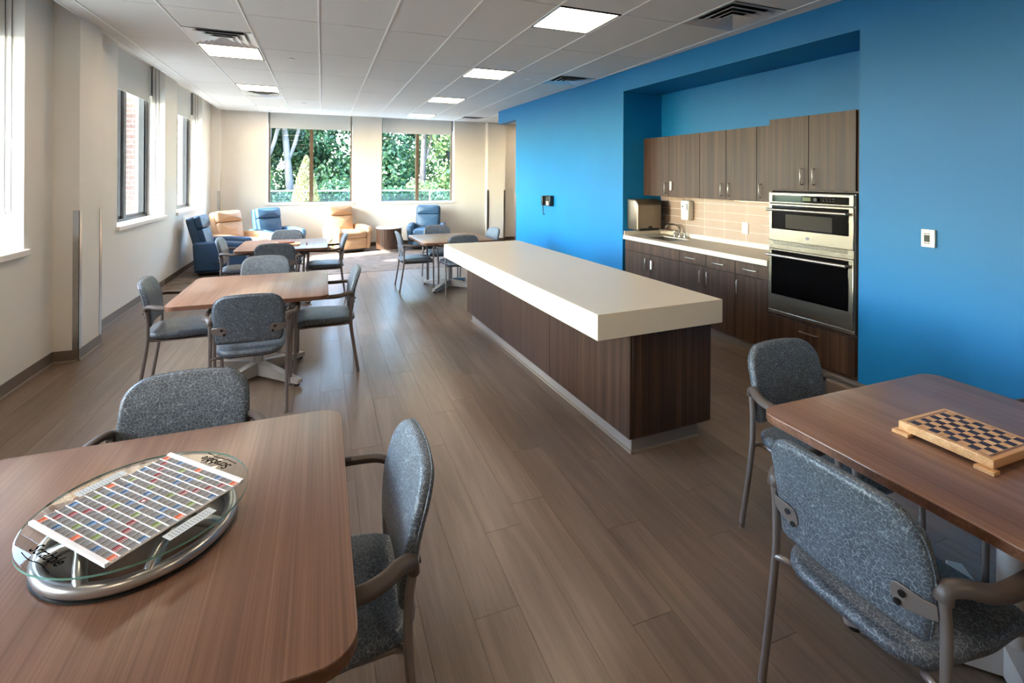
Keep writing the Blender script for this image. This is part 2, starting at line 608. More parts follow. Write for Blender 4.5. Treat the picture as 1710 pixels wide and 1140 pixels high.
for k, (x, y) in enumerate(near_cells):
    y0, y1 = y - PL / 2, y + PL / 2
    lim = carpet_y(x) - .004
    if k >= 295:
        far.box(x - PW/2 + .0007, x + PW/2 - .0007, y0 + .0007, min(y1 - .0007, lim), -0.004, 0.0)
        continue
    if y1 > lim:
        me = MB().box(-PW/2 + .0007, PW/2 - .0007, -PL/2 + .0007, lim - y, -0.004, 0.0).mesh('plank', 'floor')
        obj('plank', me, sub, (x, y, 0))
    else:
        obj('plank', plank_me, sub, (x, y, 0))
fp = far.build('outer_planks', 'floor', sub)
fp['kind'] = 'stuff'
# carpet of the lounge corner
v = [(XL, carpet_y(XL)), (XR, carpet_y(XR)), (XR, YF), (XL, YF)]
cm = MB()
cm.add([(a, b, z) for z in (-.004, .004) for a, b in v], [(0, 1, 2, 3), (4, 5, 6, 7), (0, 1, 5, 4), (1, 2, 6, 5), (2, 3, 7, 6), (3, 0, 4, 7)])
cpt = cm.build('floor_carpet', 'carpet')
struct(cpt)

# left wall: three openings in view, plus an unseen one added for daylight
LW = [(.72, 2.53), (3.18, 4.985), (6.865, 8.675), (9.323, 11.09)]
ZS, ZT = 1.03, WH            # sill level; openings run up into the shade pocket
DEP = 0.215
def wall_with_openings(name, along, plane, sign, a0, a1, ops, mat, thick=0.36):
    mb = MB()
    def bx(p, q, z0, z1):
        if along == 'Y': mb.box(min(plane, plane + sign * thick), max(plane, plane + sign * thick), p, q, z0, z1)
        else: mb.box(p, q, min(plane, plane + sign * thick), max(plane, plane + sign * thick), z0, z1)
    cur = a0
    for (p, q) in ops:
        bx(cur, p, 0, WH)
        bx(p, q, 0, ZS)
        cur = q
    bx(cur, a1, 0, WH)
    return struct(mb.build(name, mat))
wall_with_openings('wall_left', 'Y', XL, -1, YB, YF + .36, LW, 'wall')
FW = [(-1.135, 0.655), (1.318, 3.10)]
wall_with_openings('wall_far', 'X', YF, 1, XL, XR, FW, 'wall')
struct(MB().box(XL - .3, XR, YB - .2, YB, 0, WH).build('wall_back', 'wall'))
struct(MB().box(XR, XR + .2, YB, YF + .3, 0, WH).build('wall_right', 'wall'))
# projecting columns
def column(name, x0, x1, y0, y1):
    o = struct(MB().box(x0, x1, y0, y1, 0, WH).build(name, 'wall'))
    return o
c1 = column('wall_left_column', XL - .01, -2.005, 5.43, 5.90)
c2 = column('wall_corner_column', XL - .01, -2.02, 11.87, YF + .01)
c3 = column('wall_far_column', 3.92, 4.40, 11.87, YF + .01)
# exterior brick returns beside the left windows
struct(MB().box(XL - .80, XL - .361, 8.70, 9.24, -.1, 3.5).build('wall_outer_pier', 'brick'))
struct(MB().box(XL - .80, XL - .361, 11.12, 12.4, -.1, 3.5).build('wall_outer_corner', 'brick'))
struct(MB().box(XL - .80, XL - .361, 5.02, 6.82, -.1, 3.5).build('wall_outer_panel', 'brick'))
struct(MB().box(XL - .80, XL - .361, 2.57, 3.14, -.1, 3.5).build('wall_outer_end', 'brick'))
struct(MB().box(XL - .80, XL - .361, YB, .68, -.1, 3.5).build('wall_outer_middle', 'brick'))

# steel corner guards
def guard(x, y, sx, sy, label, z0=0.1, z1=1.33, w=0.045, rz=0.0):
    g = MB()
    g.box(x - (0.002 if sx > 0 else w), x + (w if sx > 0 else 0.002), y - .002, y + .002, z0, z1)
    g.box(x - .002, x + .002, y - (0.002 if sy > 0 else w), y + (w if sy > 0 else .002), z0, z1)
    return tag(g.build('corner_guard', 'steel', rz=rz), label, 'corner guard', 'steel corner guards')
guard(-2.003, 5.428, -1, 1, 'steel corner guard on near edge of the left wall column')
guard(-2.003, 5.902, -1, -1, 'steel corner guard on far edge of the left wall column')
guard(-2.018, 11.868, -1, 1, 'steel corner guard in far left room corner behind recliners')
guard(3.918, 11.868, 1, 1, 'steel corner guard on left edge of far right column')
guard(4.402, 11.868, -1, 1, 'steel corner guard on right edge of far right column')

# baseboards
def baseboard(name, x0, y0, x1, y1, nx, ny, mat='base_rubber', hgt=0.1):
    """runs from (x0,y0) to (x1,y1); (nx,ny) points into the room"""
    b = MB()
    b.box(min(x0, x1, x0 + nx * .006, x1 + nx * .006), max(x0, x1, x0 + nx * .006, x1 + nx * .006),
          min(y0, y1, y0 + ny * .006, y1 + ny * .006), max(y0, y1, y0 + ny * .006, y1 + ny * .006), 0.0, hgt)
    o = struct(b.build(name, mat))
    lip = MB().box(min(x0, x1, x0 + nx * .018, x1 + nx * .018), max(x0, x1, x0 + nx * .018, x1 + nx * .018),
                   min(y0, y1, y0 + ny * .018, y1 + ny * .018), max(y0, y1, y0 + ny * .018, y1 + ny * .018), 0.0005, 0.013)
    lip.build('base_lip', 'base_lip', o)
    return o
baseboard('baseboard_left_1', XL, YB, XL, 5.43, 1, 0)
baseboard('baseboard_left_2', XL, 5.43, -2.005, 5.43, 0, -1)
baseboard('baseboard_left_3', -2.005, 5.43, -2.005, 5.90, 1, 0)
baseboard('baseboard_left_4', XL, 5.90, XL, 8.68, 1, 0)
baseboard('baseboard_left_5', XL, 8.71, XL, 11.87, 1, 0, 'base_dark')
baseboard('baseboard_far_1', -2.02, YF, 3.92, YF, 0, -1, 'base_dark')
baseboard('baseboard_far_2', 3.92, 11.87, 4.40, 11.87, 0, -1, 'base_dark')
baseboard('baseboard_far_3', 4.40, YF, XR, YF, 0, -1, 'base_dark')

# windows: frame, mullion, two panes; sill; roller shade with chain
NW = [0]
def window(along, plane, sign, a0, a1, frame, ztop_shade, label_shade, chain_label):
    """along 'Y' (left wall) or 'X' (far wall); sign: outward direction"""
    NW[0] += 1
    pl = plane + sign * DEP
    def mk(p, q, d0, d1, z0, z1, c=0.0, mb=None):
        mb = mb or MB()
        lo, hi = sorted((pl + sign * d0, pl + sign * d1))
        if along == 'Y': mb.box(lo, hi, p, q, z0, z1, c)
        else: mb.box(p, q, lo, hi, z0, z1, c)
        return mb
    fw = 0.055 if frame == 'black' else 0.026
    mh = 0.034 if frame == 'black' else 0.03
    f = MB()
    mk(a0, a0 + fw, 0, .10, ZS, WH, 0, f); mk(a1 - fw, a1, 0, .10, ZS, WH, 0, f)
    mk(a0, a1, 0, .10, ZS, ZS + fw, 0, f); mk(a0, a1, 0, .10, WH - fw, WH, 0, f)
    w = struct(f.build('window_%d' % NW[0], 'grey_frame' if frame == 'black' else 'bronze'))
    m = (a0 + a1) / 2
    mk(m - mh, m + mh, -.01, .11, ZS + fw, WH - fw).build('mullion', 'grey_frame' if frame == 'black' else 'bronze', w)
    for (p, q) in ((a0 + fw, m - mh), (m + mh, a1 - fw)):
        s = MB()
        sw = 0.03 if frame == 'black' else 0.012
        mk(p, p + sw, .02, .08, ZS + fw, WH - fw, 0, s); mk(q - sw, q, .02, .08, ZS + fw, WH - fw, 0, s)
        mk(p, q, .02, .08, ZS + fw, ZS + fw + sw, 0, s); mk(p, q, .02, .08, WH - fw - sw, WH - fw, 0, s)
        sash = s.build('sash', 'black_frame' if frame == 'black' else 'bronze', w)
        mk(p + sw, q - sw, .047, .053, ZS + fw + sw, WH - fw - sw).build('pane', 'pane', sash)
    # sill board
    b = MB()
    lo, hi = sorted((plane - sign * .035, pl))
    if along == 'Y': b.box(lo, hi, a0 - .03, a1 + .03, ZS - .025, ZS + .025, .006)
    else: b.box(a0 - .03, a1 + .03, lo, hi, ZS - .025, ZS + .025, .006)
    b.build('window_sill', 'white_trim', w)
    # shade
    base = (pl, m, ztop_shade) if along == 'Y' else (m, pl, ztop_shade)
    sh = thing('roller_shade', label_shade, 'shade', base)
    def smk(p, q, d0, d1, z0, z1, c=0.0):
        mb = MB(base)
        lo, hi = sorted((pl - sign * d0, pl - sign * d1))
        if along == 'Y': mb.box(lo, hi, p, q, z0, z1, c)
        else: mb.box(p, q, lo, hi, z0, z1, c)
        return mb
    smk(a0 + .035, a1 - .04, .03, .033, ztop_shade + .015, WH - .06).build('shade_cloth', 'shade', sh)
    smk(a0 + .035, a1 - .04, .024, .039, ztop_shade, ztop_shade + .022, .004).build('hem_bar', 'shade', sh)
    smk(a0 + .02, a1 - .025, .01, .07, WH - .08, WH - .01, .01).build('roller', 'white_trim', sh)
    smk(a1 - .012, a1 - .001, .02, .06, ztop_shade + .1, WH - .01).build('side_channel', 'grey_frame', sh)
    smk(a0 + .001, a0 + .012, .02, .06, ztop_shade + .1, WH - .01).build('side_channel', 'grey_frame', sh)
    if chain_label:
        ch = MB(base)
        d = plane - pl
        if along == 'Y':
            xx = pl - sign * .10
            ch.tube([(xx, a1 - .006, WH - .1), (xx, a1 - .006, 1.36), (xx + .012, a1 - .006, 1.335), (xx + .028, a1 - .006, 1.335),
                     (xx + .04, a1 - .006, 1.36), (xx + .04, a1 - .006, WH - .1)], 0.0025, 6)
        ch.build('bead_chain', 'grey_frame', sh)
    return w
window('Y', XL, -1, *LW[0], 'black', 1.5, 'white roller shade of the added left window just outside the frame', True)
window('Y', XL, -1, *LW[1], 'black', 2.72, 'white roller shade of the nearest left window in view', True)
window('Y', XL, -1, *LW[2], 'black', 2.72, 'white roller shade of the left window past the column', True)
window('Y', XL, -1, *LW[3], 'black', 2.72, 'white roller shade of the left window beside the recliners', True)
window('X', YF, 1, *FW[0], 'bronze', 2.735, 'white roller shade of far window above the pale shrub', False)
window('X', YF, 1, *FW[1], 'bronze', 2.72, 'white roller shade of far window nearer the blue wall', False)

# blue wall with the kitchen alcove and end opening
A0, A1, WX, BX = 2.36, 5.31, 3.90, 4.53
HDR = 2.782
for nm, bx_ in (('wall_blue_near', (WX, WX + .18, -3.2, A0, 0, CEIL + .05)), ('wall_blue_far', (WX, WX + .18, A1, 8.77, 0, CEIL + .05)),
                ('wall_blue_header', (WX, WX + .18, A0, A1, HDR, CEIL + .05)), ('wall_blue_lintel', (WX, WX + .18, 8.77, 9.69, HDR, CEIL + .05)),
                ('wall_alcove_near', (WX + .18, BX + .12, A0 - .12, A0, 0, CEIL)), ('wall_alcove_far', (WX + .18, BX + .12, A1, A1 + .12, 0, CEIL)),
                ('wall_alcove_back', (BX, BX + .12, A0, A1, 0, CEIL)), ('wall_alcove_top', (WX + .18, BX, A0, A1, HDR, HDR + .1))):
    kstruct(nm, lambda mb, q=bx_: mb.box(*q), 'blue')
gg = guard(WX - .002, 8.772, 1, -1, 'steel corner guard on the end of the blue wall', rz=TH)
def bb(mb):
    mb.box(WX - .006, WX, -3.2, A0, 0.0, .1)
    mb.box(WX - .006, WX, A1, 8.77, 0.0, .1)
kb = kstruct('baseboard_blue', bb, 'base_rubber')

# backsplash tiles belong to the alcove back wall
bs = kstruct('wall_backsplash', lambda mb: mb.box(BX - .006, BX, 3.14, A1 - .001, .95, 1.45), 'grout')
edges_y = [5.309, 5.132, 4.83, 4.527, 4.225, 3.922, 3.62, 3.318, 3.14]
rows = [0.957, 1.063, 1.159, 1.256, 1.353, 1.449]
for a, b in zip(edges_y[:-1], edges_y[1:]):
    for z0, z1 in zip(rows[:-1], rows[1:]):
        t = MB().box(BX - .0078, BX - .005, b + .003, a - .003, z0 + .0025, z1 - .0025, .0008).build('tile', 'tile', bs)

# ceiling: slab, tiles, tees, lights, diffusers, sprinklers
CX0, CY0, SX, SY = -0.0395, 3.5959, 0.61, 1.22
XE0, XE1, YE1 = -2.01, 6.9, 11.875
cs = struct(MB().box(XE0, XE1, YB, YE1, CEIL + .03, CEIL + .06).build('ceiling', 'plenum'))
pk = MB()
pk.box(XL - .36, XE0, YB, YF + .36, WH, WH + .05); pk.box(XE0, XR + .2, YE1, YF + .36, WH, WH + .05)
struct(pk.build('ceiling_pocket', 'white_trim'))
rm = MB()
rm.box(XL - .8, XR + .2, YB - .2, YF + .4, WH + .06, WH + .12)
struct(rm.build('ceiling_roof', 'plenum'))
fa = MB()
fa.box(XE0 - .012, XE0 + .004, YB, YE1 + .012, CEIL - .004, WH); fa.box(XE0, XE1, YE1 - .004, YE1 + .012, CEIL - .004, WH)
struct(fa.build('ceiling_edge_trim', 'tee'))
lights, diffs = [], []
for k in range(-2, 4):
    yk = CY0 + 2 * SY * k
    lights.append((CX0 + 3 * SX, yk)); lights.append((CX0 - 2 * SX, yk))
for (x, y) in ((CX0 - 2 * SX, CY0 + 1.5 * SY), (CX0 - 2 * SX, CY0 + 4.5 * SY), (CX0 + 5 * SX, CY0 - .5 * SY),
               (CX0 + 5 * SX, CY0 + 2 * SY), (CX0 + 5 * SX, CY0 + 6 * SY)):
    diffs.append((x, y))
lights.append((CX0 + 8 * SX, CY0 + 6 * SY)); lights.append((CX0 + 8 * SX, CY0 + 5 * SY))
occupied = set((round(x, 2), round(y, 2)) for x, y in lights + diffs)
tile_cache = {}
def ctile(x0, x1, y0, y1):
    key = (round(x1 - x0, 3), round(y1 - y0, 3))
    if key not in tile_cache:
        w, h = key
        tile_cache[key] = MB().box(.004, w - .004, .005, h - .005, 0.002, .02, .002).mesh('ceiling_tile', 'tile_ceiling')
    obj('ceiling_tile', tile_cache[key], cs, (x0, y0, CEIL))
def blocked(x, y):   # tiles wholly behind the blue wall are out of sight
    return x > 3.75 and y + SY < 9.2
nx0 = math.floor((XE0 - CX0) / SX); nx1 = math.ceil((XE1 - CX0) / SX)
ny0 = math.floor((YB - CY0) / SY); ny1 = math.ceil((YE1 - CY0) / SY)
for i in range(nx0, nx1):
    for j in range(ny0, ny1):
        xa, xb = max(XE0, CX0 + i * SX), min(XE1, CX0 + (i + 1) * SX)
        ya, yb = max(YB, CY0 + j * SY), min(YE1, CY0 + (j + 1) * SY)
        if xb - xa < .03 or yb - ya < .03 or blocked(CX0 + i * SX, CY0 + j * SY): continue
        xr = round(CX0 + i * SX, 2)
        h1 = (xr, round(CY0 + j * SY, 2)) in occupied
        h2 = (xr, round(CY0 + (j + .5) * SY, 2)) in occupied
        ym = CY0 + (j + .5) * SY
        if h1 and h2: continue
        if h1:
            if yb > ym: ctile(xa, xb, ym, yb)
        elif h2: ctile(xa, xb, ya, ym)
        else: ctile(xa, xb, ya, yb)
for i in range(nx0 + 1, nx1):
    xx = CX0 + i * SX
    y0 = YB if xx < 3.7 else 9.3
    MB().box(xx - .0075, xx + .0075, y0, YE1, CEIL - .004, CEIL + .012).build('ceiling_tee', 'tee', cs)

# recessed lights
def troffer():
    t = thing('ceiling_light', '', 'ceiling light', (0, 0, CEIL))
    f = MB()
    w = .022
    for (a, b, c, d) in ((.006, w, .006, .604), (.604 - w + .006, .604, .006, .604), (.006, .604, .006, w), (.006, .604, .604 - w + .006, .604)):
        f.box(a, b, c, d, -.003, .018)
    f.build('frame', 'black', t)
    ln = MB()
    n = 3
    L = (.604 - 2 * w) / n
    for i in range(n):
        for j in range(n):
            x0, y0 = w + i * L, w + j * L
            ln.box(x0 + .001, x0 + L - .001, y0 + .001, y0 + L - .001, .001, .006, .002)
    ln.build('lens', 'lens', t)
    return t
proto_l = troffer()
llab = {}
side = {3: 'right row', -2: 'left row'}
ordn = ['above the table behind the camera', 'behind the camera', 'nearest in view', 'second', 'third', 'farthest']
lab_l = {
    (3, -2): 'square ceiling light of the right row, out of view at the back', (3, -1): 'square ceiling light of the right row, just above the camera',
    (3, 0): 'large square ceiling light nearest in view, above the white island', (3, 1): 'square ceiling light second along the island row',
    (3, 2): 'square ceiling light third along the island row', (3, 3): 'small distant ceiling light in front of the right far window',
    (-2, -2): 'square ceiling light of the left row, out of view at the back', (-2, -1): 'square ceiling light of the left row, above the camera',
    (-2, 0): 'square ceiling light of the left row, just above the frame', (-2, 1): 'square ceiling light of left row beside near air vent',
    (-2, 2): 'ceiling light of left row just before the second air vent', (-2, 3): 'small distant ceiling light of left row near the far wall'}
first = True
for k, lb in ((6, 'ceiling light in the side corridor beyond the blue wall, nearer the far wall'), (5, 'ceiling light in the side corridor beyond the blue wall, nearer the opening')):
    copy_tree(proto_l, (CX0 + 8 * SX, CY0 + k * SY, CEIL), 0, lb, 'square ceiling lights')  # unseen pair added to brighten the wall past the blue wall
for k in range(-2, 4):
    for c in (3, -2):
        loc = (CX0 + c * SX, CY0 + 2 * SY * k, CEIL)
        if first:
            proto_l.location = loc; proto_l['label'] = lab_l[(c, k)]; proto_l['group'] = 'square ceiling lights'; first = False
        else:
            copy_tree(proto_l, loc, 0, lab_l[(c, k)], 'square ceiling lights')

def diffuser():
    t = thing('air_vent', '', 'air vent', (0, 0, CEIL))
    def cone(a, b, z0, z1, nm, thick=.0015):
        mb = MB()
        def sq(h, z): return [(.305 - h, .305 - h, z), (.305 + h, .305 - h, z), (.305 + h, .305 + h, z), (.305 - h, .305 + h, z)]
        q = [(0, 1, 5, 4), (1, 2, 6, 5), (2, 3, 7, 6), (3, 0, 4, 7)]
        mb.add(sq(a, z0) + sq(b, z1), q)
        mb.add(sq(a, z0 + .003) + sq(b, z1 + .003), q)
        mb.add(sq(a, z0) + sq(a, z0 + .003), q)
        mb.build(nm, 'diffuser', t, sharp=20)
    cone(.299, .205, -.002, .026, 'outer_cone')
    cone(.222, .14, -.008, .02, 'middle_cone')
    cone(.155, .085, -.012, .014, 'inner_cone')
    cone(.098, .003, -.014, .02, 'centre_cone')
    MB().box(.03, .58, .03, .58, .072, .08).build('duct_box', 'black', t)
    return t
M['diffuser'] = plain('metal_air_diffuser', srgb(235, 235, 235), 0.3, 0.5)
pd = diffuser()
lab_d = ['shiny square air vent beside the near left ceiling light', 'air vent of the left row beyond the second light',
         'large square air vent at top right above the blue wall', 'square air vent against the blue wall near the middle',
         'small distant air vent by the far end of blue wall']
for k, (x, y) in enumerate(diffs):
    if k == 0:
        pd.location = (x, y, CEIL); pd['label'] = lab_d[0]; pd['group'] = 'square air vents'
    else:
        copy_tree(pd, (x, y, CEIL), 0, lab_d[k], 'square air vents')
for k, (x, y, lb) in enumerate(((-.36, 6.42, 'round white sprinkler cap near the left ceiling light'), (-.34, 10.2, 'round white sprinkler cap near the left end of far window'),
                                (2.72, 6.42, 'round white sprinkler cap beside the right air vent'), (2.72, 10.35, 'round white sprinkler cap near the far right vent'))):
    o = MB().lathe([(.042, 0), (.042, -.003), (.036, -.008), (.0, -.009)], 24).build('sprinkler_cap', 'sprinkler', loc=(x, y, CEIL))
    tag(o, lb, 'sprinkler cap', 'sprinkler caps')

# ------------------------------------------------------------------ kitchen
def pull(mb_new, parent, x, y, z, vertical=True, L=.13):
    mb = mb_new()
    h = L / 2
    if vertical: pts = [(x, y, z - h), (x - .026, y, z - h), (x - .03, y, z - h + .006), (x - .03, y, z + h - .006), (x - .026, y, z + h), (x, y, z + h)]
    else: pts = [(x, y - h, z), (x - .026, y - h, z), (x - .03, y - h + .006, z), (x - .03, y + h - .006, z), (x - .026, y + h, z), (x, y + h, z)]
    mb.tube(pts, .0048, 8)
    return mb.build('pull_handle', 'steel', parent)
def lock(mb_new, parent, x, y, z):
    b = mb_new(); b.box(x - .022, x, y - .016, y + .016, z - .055, z + .055, .005)
    o = b.build('keypad_lock', 'white_plastic', parent)
    k = mb_new()
    for r in range(5):
        for c in range(2):
            k.box(x - .0245, x - .022, y - .008 + c * .010, y - .002 + c * .010, z - .008 + r * .011, z - .001 + r * .011)
    k.tube([(x - .022, y, z - .036), (x - .03, y, z - .036)], .009, 12)
    return o
def cabinet(name, label, y0, y1, z0, z1, xf, xb, fronts, cat='cabinet', kick=False, group=None):
    """fronts: (kind, y0, y1, z0, z1, handle) with handle None / ('v', y, z) / ('h', y, z) / ('lock', y, z)"""
    yc = (y0 + y1) / 2
    o, mb_new = kthing(name, label, cat, (xf + xb) / 2, yc, z0, group)
    mb_new().box(xf + .02, xb, y0 + .001, y1 - .001, z0 + (.1 if kick else 0), z1).build('carcass', 'cab_in', o)
    if kick:
        mb_new().box(xf + .075, xb, y0 + .001, y1 - .001, z0, z0 + .1).build('toe_kick', 'kick', o)
        mb_new().box(xf + .06, xf + .075, y0 + .001, y1 - .001, z0, z0 + .012).build('kick_lip', 'base_lip', o)
    for (kind, a, b, c, d, hs) in fronts:
        p = mb_new().box(xf, xf + .019, a + .0026, b - .0026, c + .0026, d - .0026, .0012).build(kind, 'cab', o)
        for h in hs:
            if h[0] == 'v': pull(mb_new, p, xf, h[1], h[2], True)
            elif h[0] == 'h': pull(mb_new, p, xf, h[1], h[2], False, .145)
            elif h[0] == 'lock': lock(mb_new, p, xf, h[1], h[2])
    return o
XU, ZU0, ZU1 = 4.23, 1.42, 2.175
cabinet('wall_cabinet', 'two-door dark wood wall cabinet above the sink, with keypad lock', 4.31, 5.305, ZU0, ZU1, XU, BX - .012,
        [('door', 4.82, 5.305, ZU0, ZU1, [('v', 4.868, 1.527)]), ('door', 4.31, 4.82, ZU0, ZU1, [('lock', 4.768, 1.556)])], group='wall cabinets')
cabinet('wall_cabinet', 'two-door dark wood wall cabinet in the middle over the counter', 3.545, 4.31, ZU0, ZU1, XU, BX - .012,
        [('door', 3.93, 4.31, ZU0, ZU1, [('v', 3.98, 1.528)]), ('door', 3.545, 3.93, ZU0, ZU1, [('v', 3.878, 1.53)])], group='wall cabinets')
cabinet('wall_cabinet', 'narrow one-door wall cabinet beside the oven tower', 3.16, 3.545, ZU0, ZU1, XU, BX - .012,
        [('door', 3.16, 3.545, ZU0, ZU1, [('v', 3.494, 1.527)])], group='wall cabinets')
XB_ = 3.925
cabinet('base_cabinet', 'two-door dark wood sink base cabinet with keypad lock', 4.298, 5.300, 0, .852, XB_, BX - .012,
        [('false_drawer', 4.298, 5.29, .718, .845, []), ('door', 4.79, 5.29, .1, .718, [('v', 4.856, .6)]),
         ('door', 4.298, 4.79, .1, .718, [('lock', 4.756, .6)])], kick=True, group='base cabinets')
cabinet('base_cabinet', 'dark wood base cabinet with two drawers over two doors', 3.528, 4.298, 0, .852, XB_, BX - .012,
        [('drawer', 3.91, 4.298, .718, .845, [('h', 4.107, .784)]), ('drawer', 3.528, 3.91, .718, .845, [('h', 3.728, .784)]),
         ('door', 3.91, 4.298, .1, .718, [('v', 3.969, .606)]), ('door', 3.528, 3.91, .1, .718, [('v', 3.868, .607)])], kick=True, group='base cabinets')
cabinet('base_cabinet', 'single-drawer dark wood base cabinet next to the oven tower', 3.155, 3.528, 0, .852, XB_, BX - .012,
        [('drawer', 3.155, 3.528, .718, .845, [('h', 3.343, .786)]), ('door', 3.155, 3.528, .1, .718, [('v', 3.487, .6)])], kick=True, group='base cabinets')
# oven tower
XT = 3.915
o, nb = kthing('oven_cabinet', 'tall dark wood oven tower cabinet with doors above and a drawer below', 'cabinet', 4.2, 2.755, 0)
c = nb()
c.box(XT + .02, BX - .012, 3.13, 3.153, .1, 2.18); c.box(XT + .02, BX - .012, 2.362, 2.385, .1, 2.18)
c.box(XT + .02, BX - .012, 2.385, 3.13, 1.54, 2.18); c.box(XT + .02, BX - .012, 2.385, 3.13, .1, .45)
c.box(BX - .03, BX - .012, 2.385, 3.13, .45, 1.54)
c.build('carcass', 'cab', o)
nb().box(XT + .075, BX - .012, 2.362, 3.153, 0, .1).build('toe_kick', 'kick', o)
nb().box(XT + .06, XT + .075, 2.362, 3.153, 0, .012).build('kick_lip', 'base_lip', o)
for (a, b, hy) in ((2.775, 3.15, 2.828), (2.392, 2.775, 2.722)):
    p = nb().box(XT, XT + .019, a + .0026, b - .0026, 1.556, 2.18, .0012).build('door', 'cab', o)
    pull(nb, p, XT, hy, 1.665, True)
p = nb().box(XT, XT + .019, 2.39, 3.15, .13, .425, .0012).build('drawer', 'cab', o)
pull(nb, p, XT, 2.757, .36, False, .15)

# double oven
o, nb = kthing('double_oven', 'stainless steel built-in double oven with black glass doors', 'oven', 4.1, 2.752, .455)
OY0, OY1 = 2.380, 3.128
nb().box(XT - .012, BX - .06, OY0 + .006, OY1 - .006, .456, 1.53).build('body', 'black', o)
XO = 3.875
def oven_door(z0, z1, gz0, gz1, hz, inner):
    d = nb().box(XO, XO + .035, OY0 + .004, OY1 - .012, z0, z1, .004).build('oven_door', 'oven_steel', o)
    nb().box(XO - .0025, XO + .001, 2.418, 3.086, gz0, gz1, .002).build('glass', 'black_gloss', d)
    if inner: nb().box(XO - .0035, XO - .001, 2.545, 2.95, gz0 + .015, gz1 - .075).build('viewing_window', 'oven_window', d)
    h = nb()
    h.tube([(XO - .048, 2.41, hz), (XO - .048, 3.10, hz)], .0125, 14)
    for yy in (2.425, 3.085): h.tube([(XO, yy, hz), (XO - .048, yy, hz)], .008, 10)
    h.build('handle', 'steel', d)
    return d
M['oven_steel'] = plain('oven_brushed_steel', srgb(178, 168, 152), 0.26, 0.95, grain=0.05, gscale=20)
M['oven_window'] = plain('oven_viewing_window', srgb(58, 56, 52), 0.12)
oven_door(1.103, 1.428, 1.207, 1.415, 1.378, True)
oven_door(.49, 1.03, .63, 1.018, .98, False)
cp = nb().box(XO, XO + .035, OY0 + .004, OY1 - .012, 1.436, 1.525, .004).build('control_panel', 'oven_steel', o)
nb().box(XO - .002, XO + .001, 2.418, 3.084, 1.446, 1.506).build('panel_glass', 'black_gloss', cp)
nb().box(XO - .003, XO - .001, 2.725, 2.793, 1.463, 1.494).build('display', 'lcd_green', cp)
k = nb(); k.tube([(XO, 2.675, 1.478), (XO - .02, 2.675, 1.478)], .016, 16); k.build('knob', 'black', cp)
k = nb()
for a in range(4):
    for b in range(2): k.box(XO - .0028, XO - .0015, 2.53 + a * .027, 2.542 + a * .027, 1.468 + b * .018, 1.472 + b * .018)
k.build('key_marks', 'grey_frame', cp)
v = nb().box(XO + .006, XO + .035, OY0 + .004, OY1 - .012, 1.034, 1.1).build('vent_strip', 'oven_steel', o)
k = nb()
for zz in (1.072, 1.082, 1.092): k.box(XO + .003, XO + .007, OY0 + .05, OY1 - .06, zz, zz + .004)
k.build('vent_slot', 'black', v)
k = nb(); k.tube([(XO, 2.752, 1.152), (XO - .004, 2.752, 1.152)], .015, 20); bd = k.build('badge', 'chrome', o)
k = nb(); k.tube([(XO - .004, 2.752 + .008 * math.cos(a), 1.152 + .008 * math.sin(a)) for a in [i * PI / 6 for i in range(12)]], .0016, 6, True)
k.build('badge_swirl', 'black', bd)
nb().box(XO + .012, XO + .04, OY0 + .002, OY1 - .004, .458, .486, .003).build('base_trim', 'oven_steel', o)
for yy in (OY0 + .0025, OY1 - .0025): nb().box(XO + .02, XO + .05, yy - .0035, yy + .0035, .458, 1.53).build('side_trim', 'steel', o)

# counter with sink
o, nb = kthing('countertop', 'cream solid surface kitchen countertop with raised splash edges', 'countertop', 4.2, 4.22, .855)
SXa, SXb, SYa, SYb = 4.03, 4.345, 4.59, 5.045
c = nb()
for (a, b, p, q) in ((3.905, SXa, 3.157, 5.308), (SXb, BX - .013, 3.157, 5.308), (SXa, SXb, 3.157, SYa), (SXa, SXb, SYb, 5.308)):
    c.box(a, b, p, q, .855, .905)
c.build('slab', 'counter', o)
nb().box(BX - .032, BX - .013, 3.157, 5.29, .905, .957, .003).build('back_splash', 'counter', o)
nb().box(3.915, BX - .013, 5.288, 5.308, .905, .957, .003).build('end_splash', 'counter', o)
o, nb = kthing('kitchen_sink', 'dark undermount sink basin set into the kitchen counter', 'sink', 4.19, 4.82, .72)
c = nb()
c.box(SXa - .01, SXb + .01, SYa - .01, SYb + .01, .70, .71)
c.box(SXa - .012, SXa, SYa - .01, SYb + .01, .70, .895); c.box(SXb, SXb + .012, SYa - .01, SYb + .01, .70, .895)
c.box(SXa, SXb, SYa - .012, SYa, .70, .895); c.box(SXa, SXb, SYb, SYb + .012, .70, .895)
c.build('basin', 'sink', o)
c = nb(); c.lathe([(.04, .71), (.04, .713), (.02, .714)], 20, 4.19, 4.82); c.build('drain', 'steel', o)
o, nb = kthing('faucet', 'chrome sink faucet with two wrist-blade handles', 'faucet', 4.44, 4.86, .905)
c = nb()
c.lathe([(.026, 0), (.026, .01), (.018, .03), (.014, .05)], 18, 4.45, 4.86, .905)
c.tube([(4.45, 4.86, .94), (4.45, 4.86, 1.0), (4.43, 4.875, 1.045), (4.38, 4.90, 1.06), (4.31, 4.93, 1.05), (4.285, 4.94, 1.02)], .011, 12, smooth=5)
c.build('spout', 'chrome', o)
for yy, dy in ((4.95, .06), (4.77, -.06)):
    c = nb()
    c.lathe([(.022, 0), (.022, .012), (.015, .035), (.012, .05)], 16, 4.45, yy, .905)
    c.tube([(4.45, yy, .95), (4.45, yy + dy * .2, .975), (4.42, yy + dy * .7, .975), (4.37, yy + dy, 1.0)], .007, 10, smooth=4)
    c.build('wrist_handle', 'chrome', o)

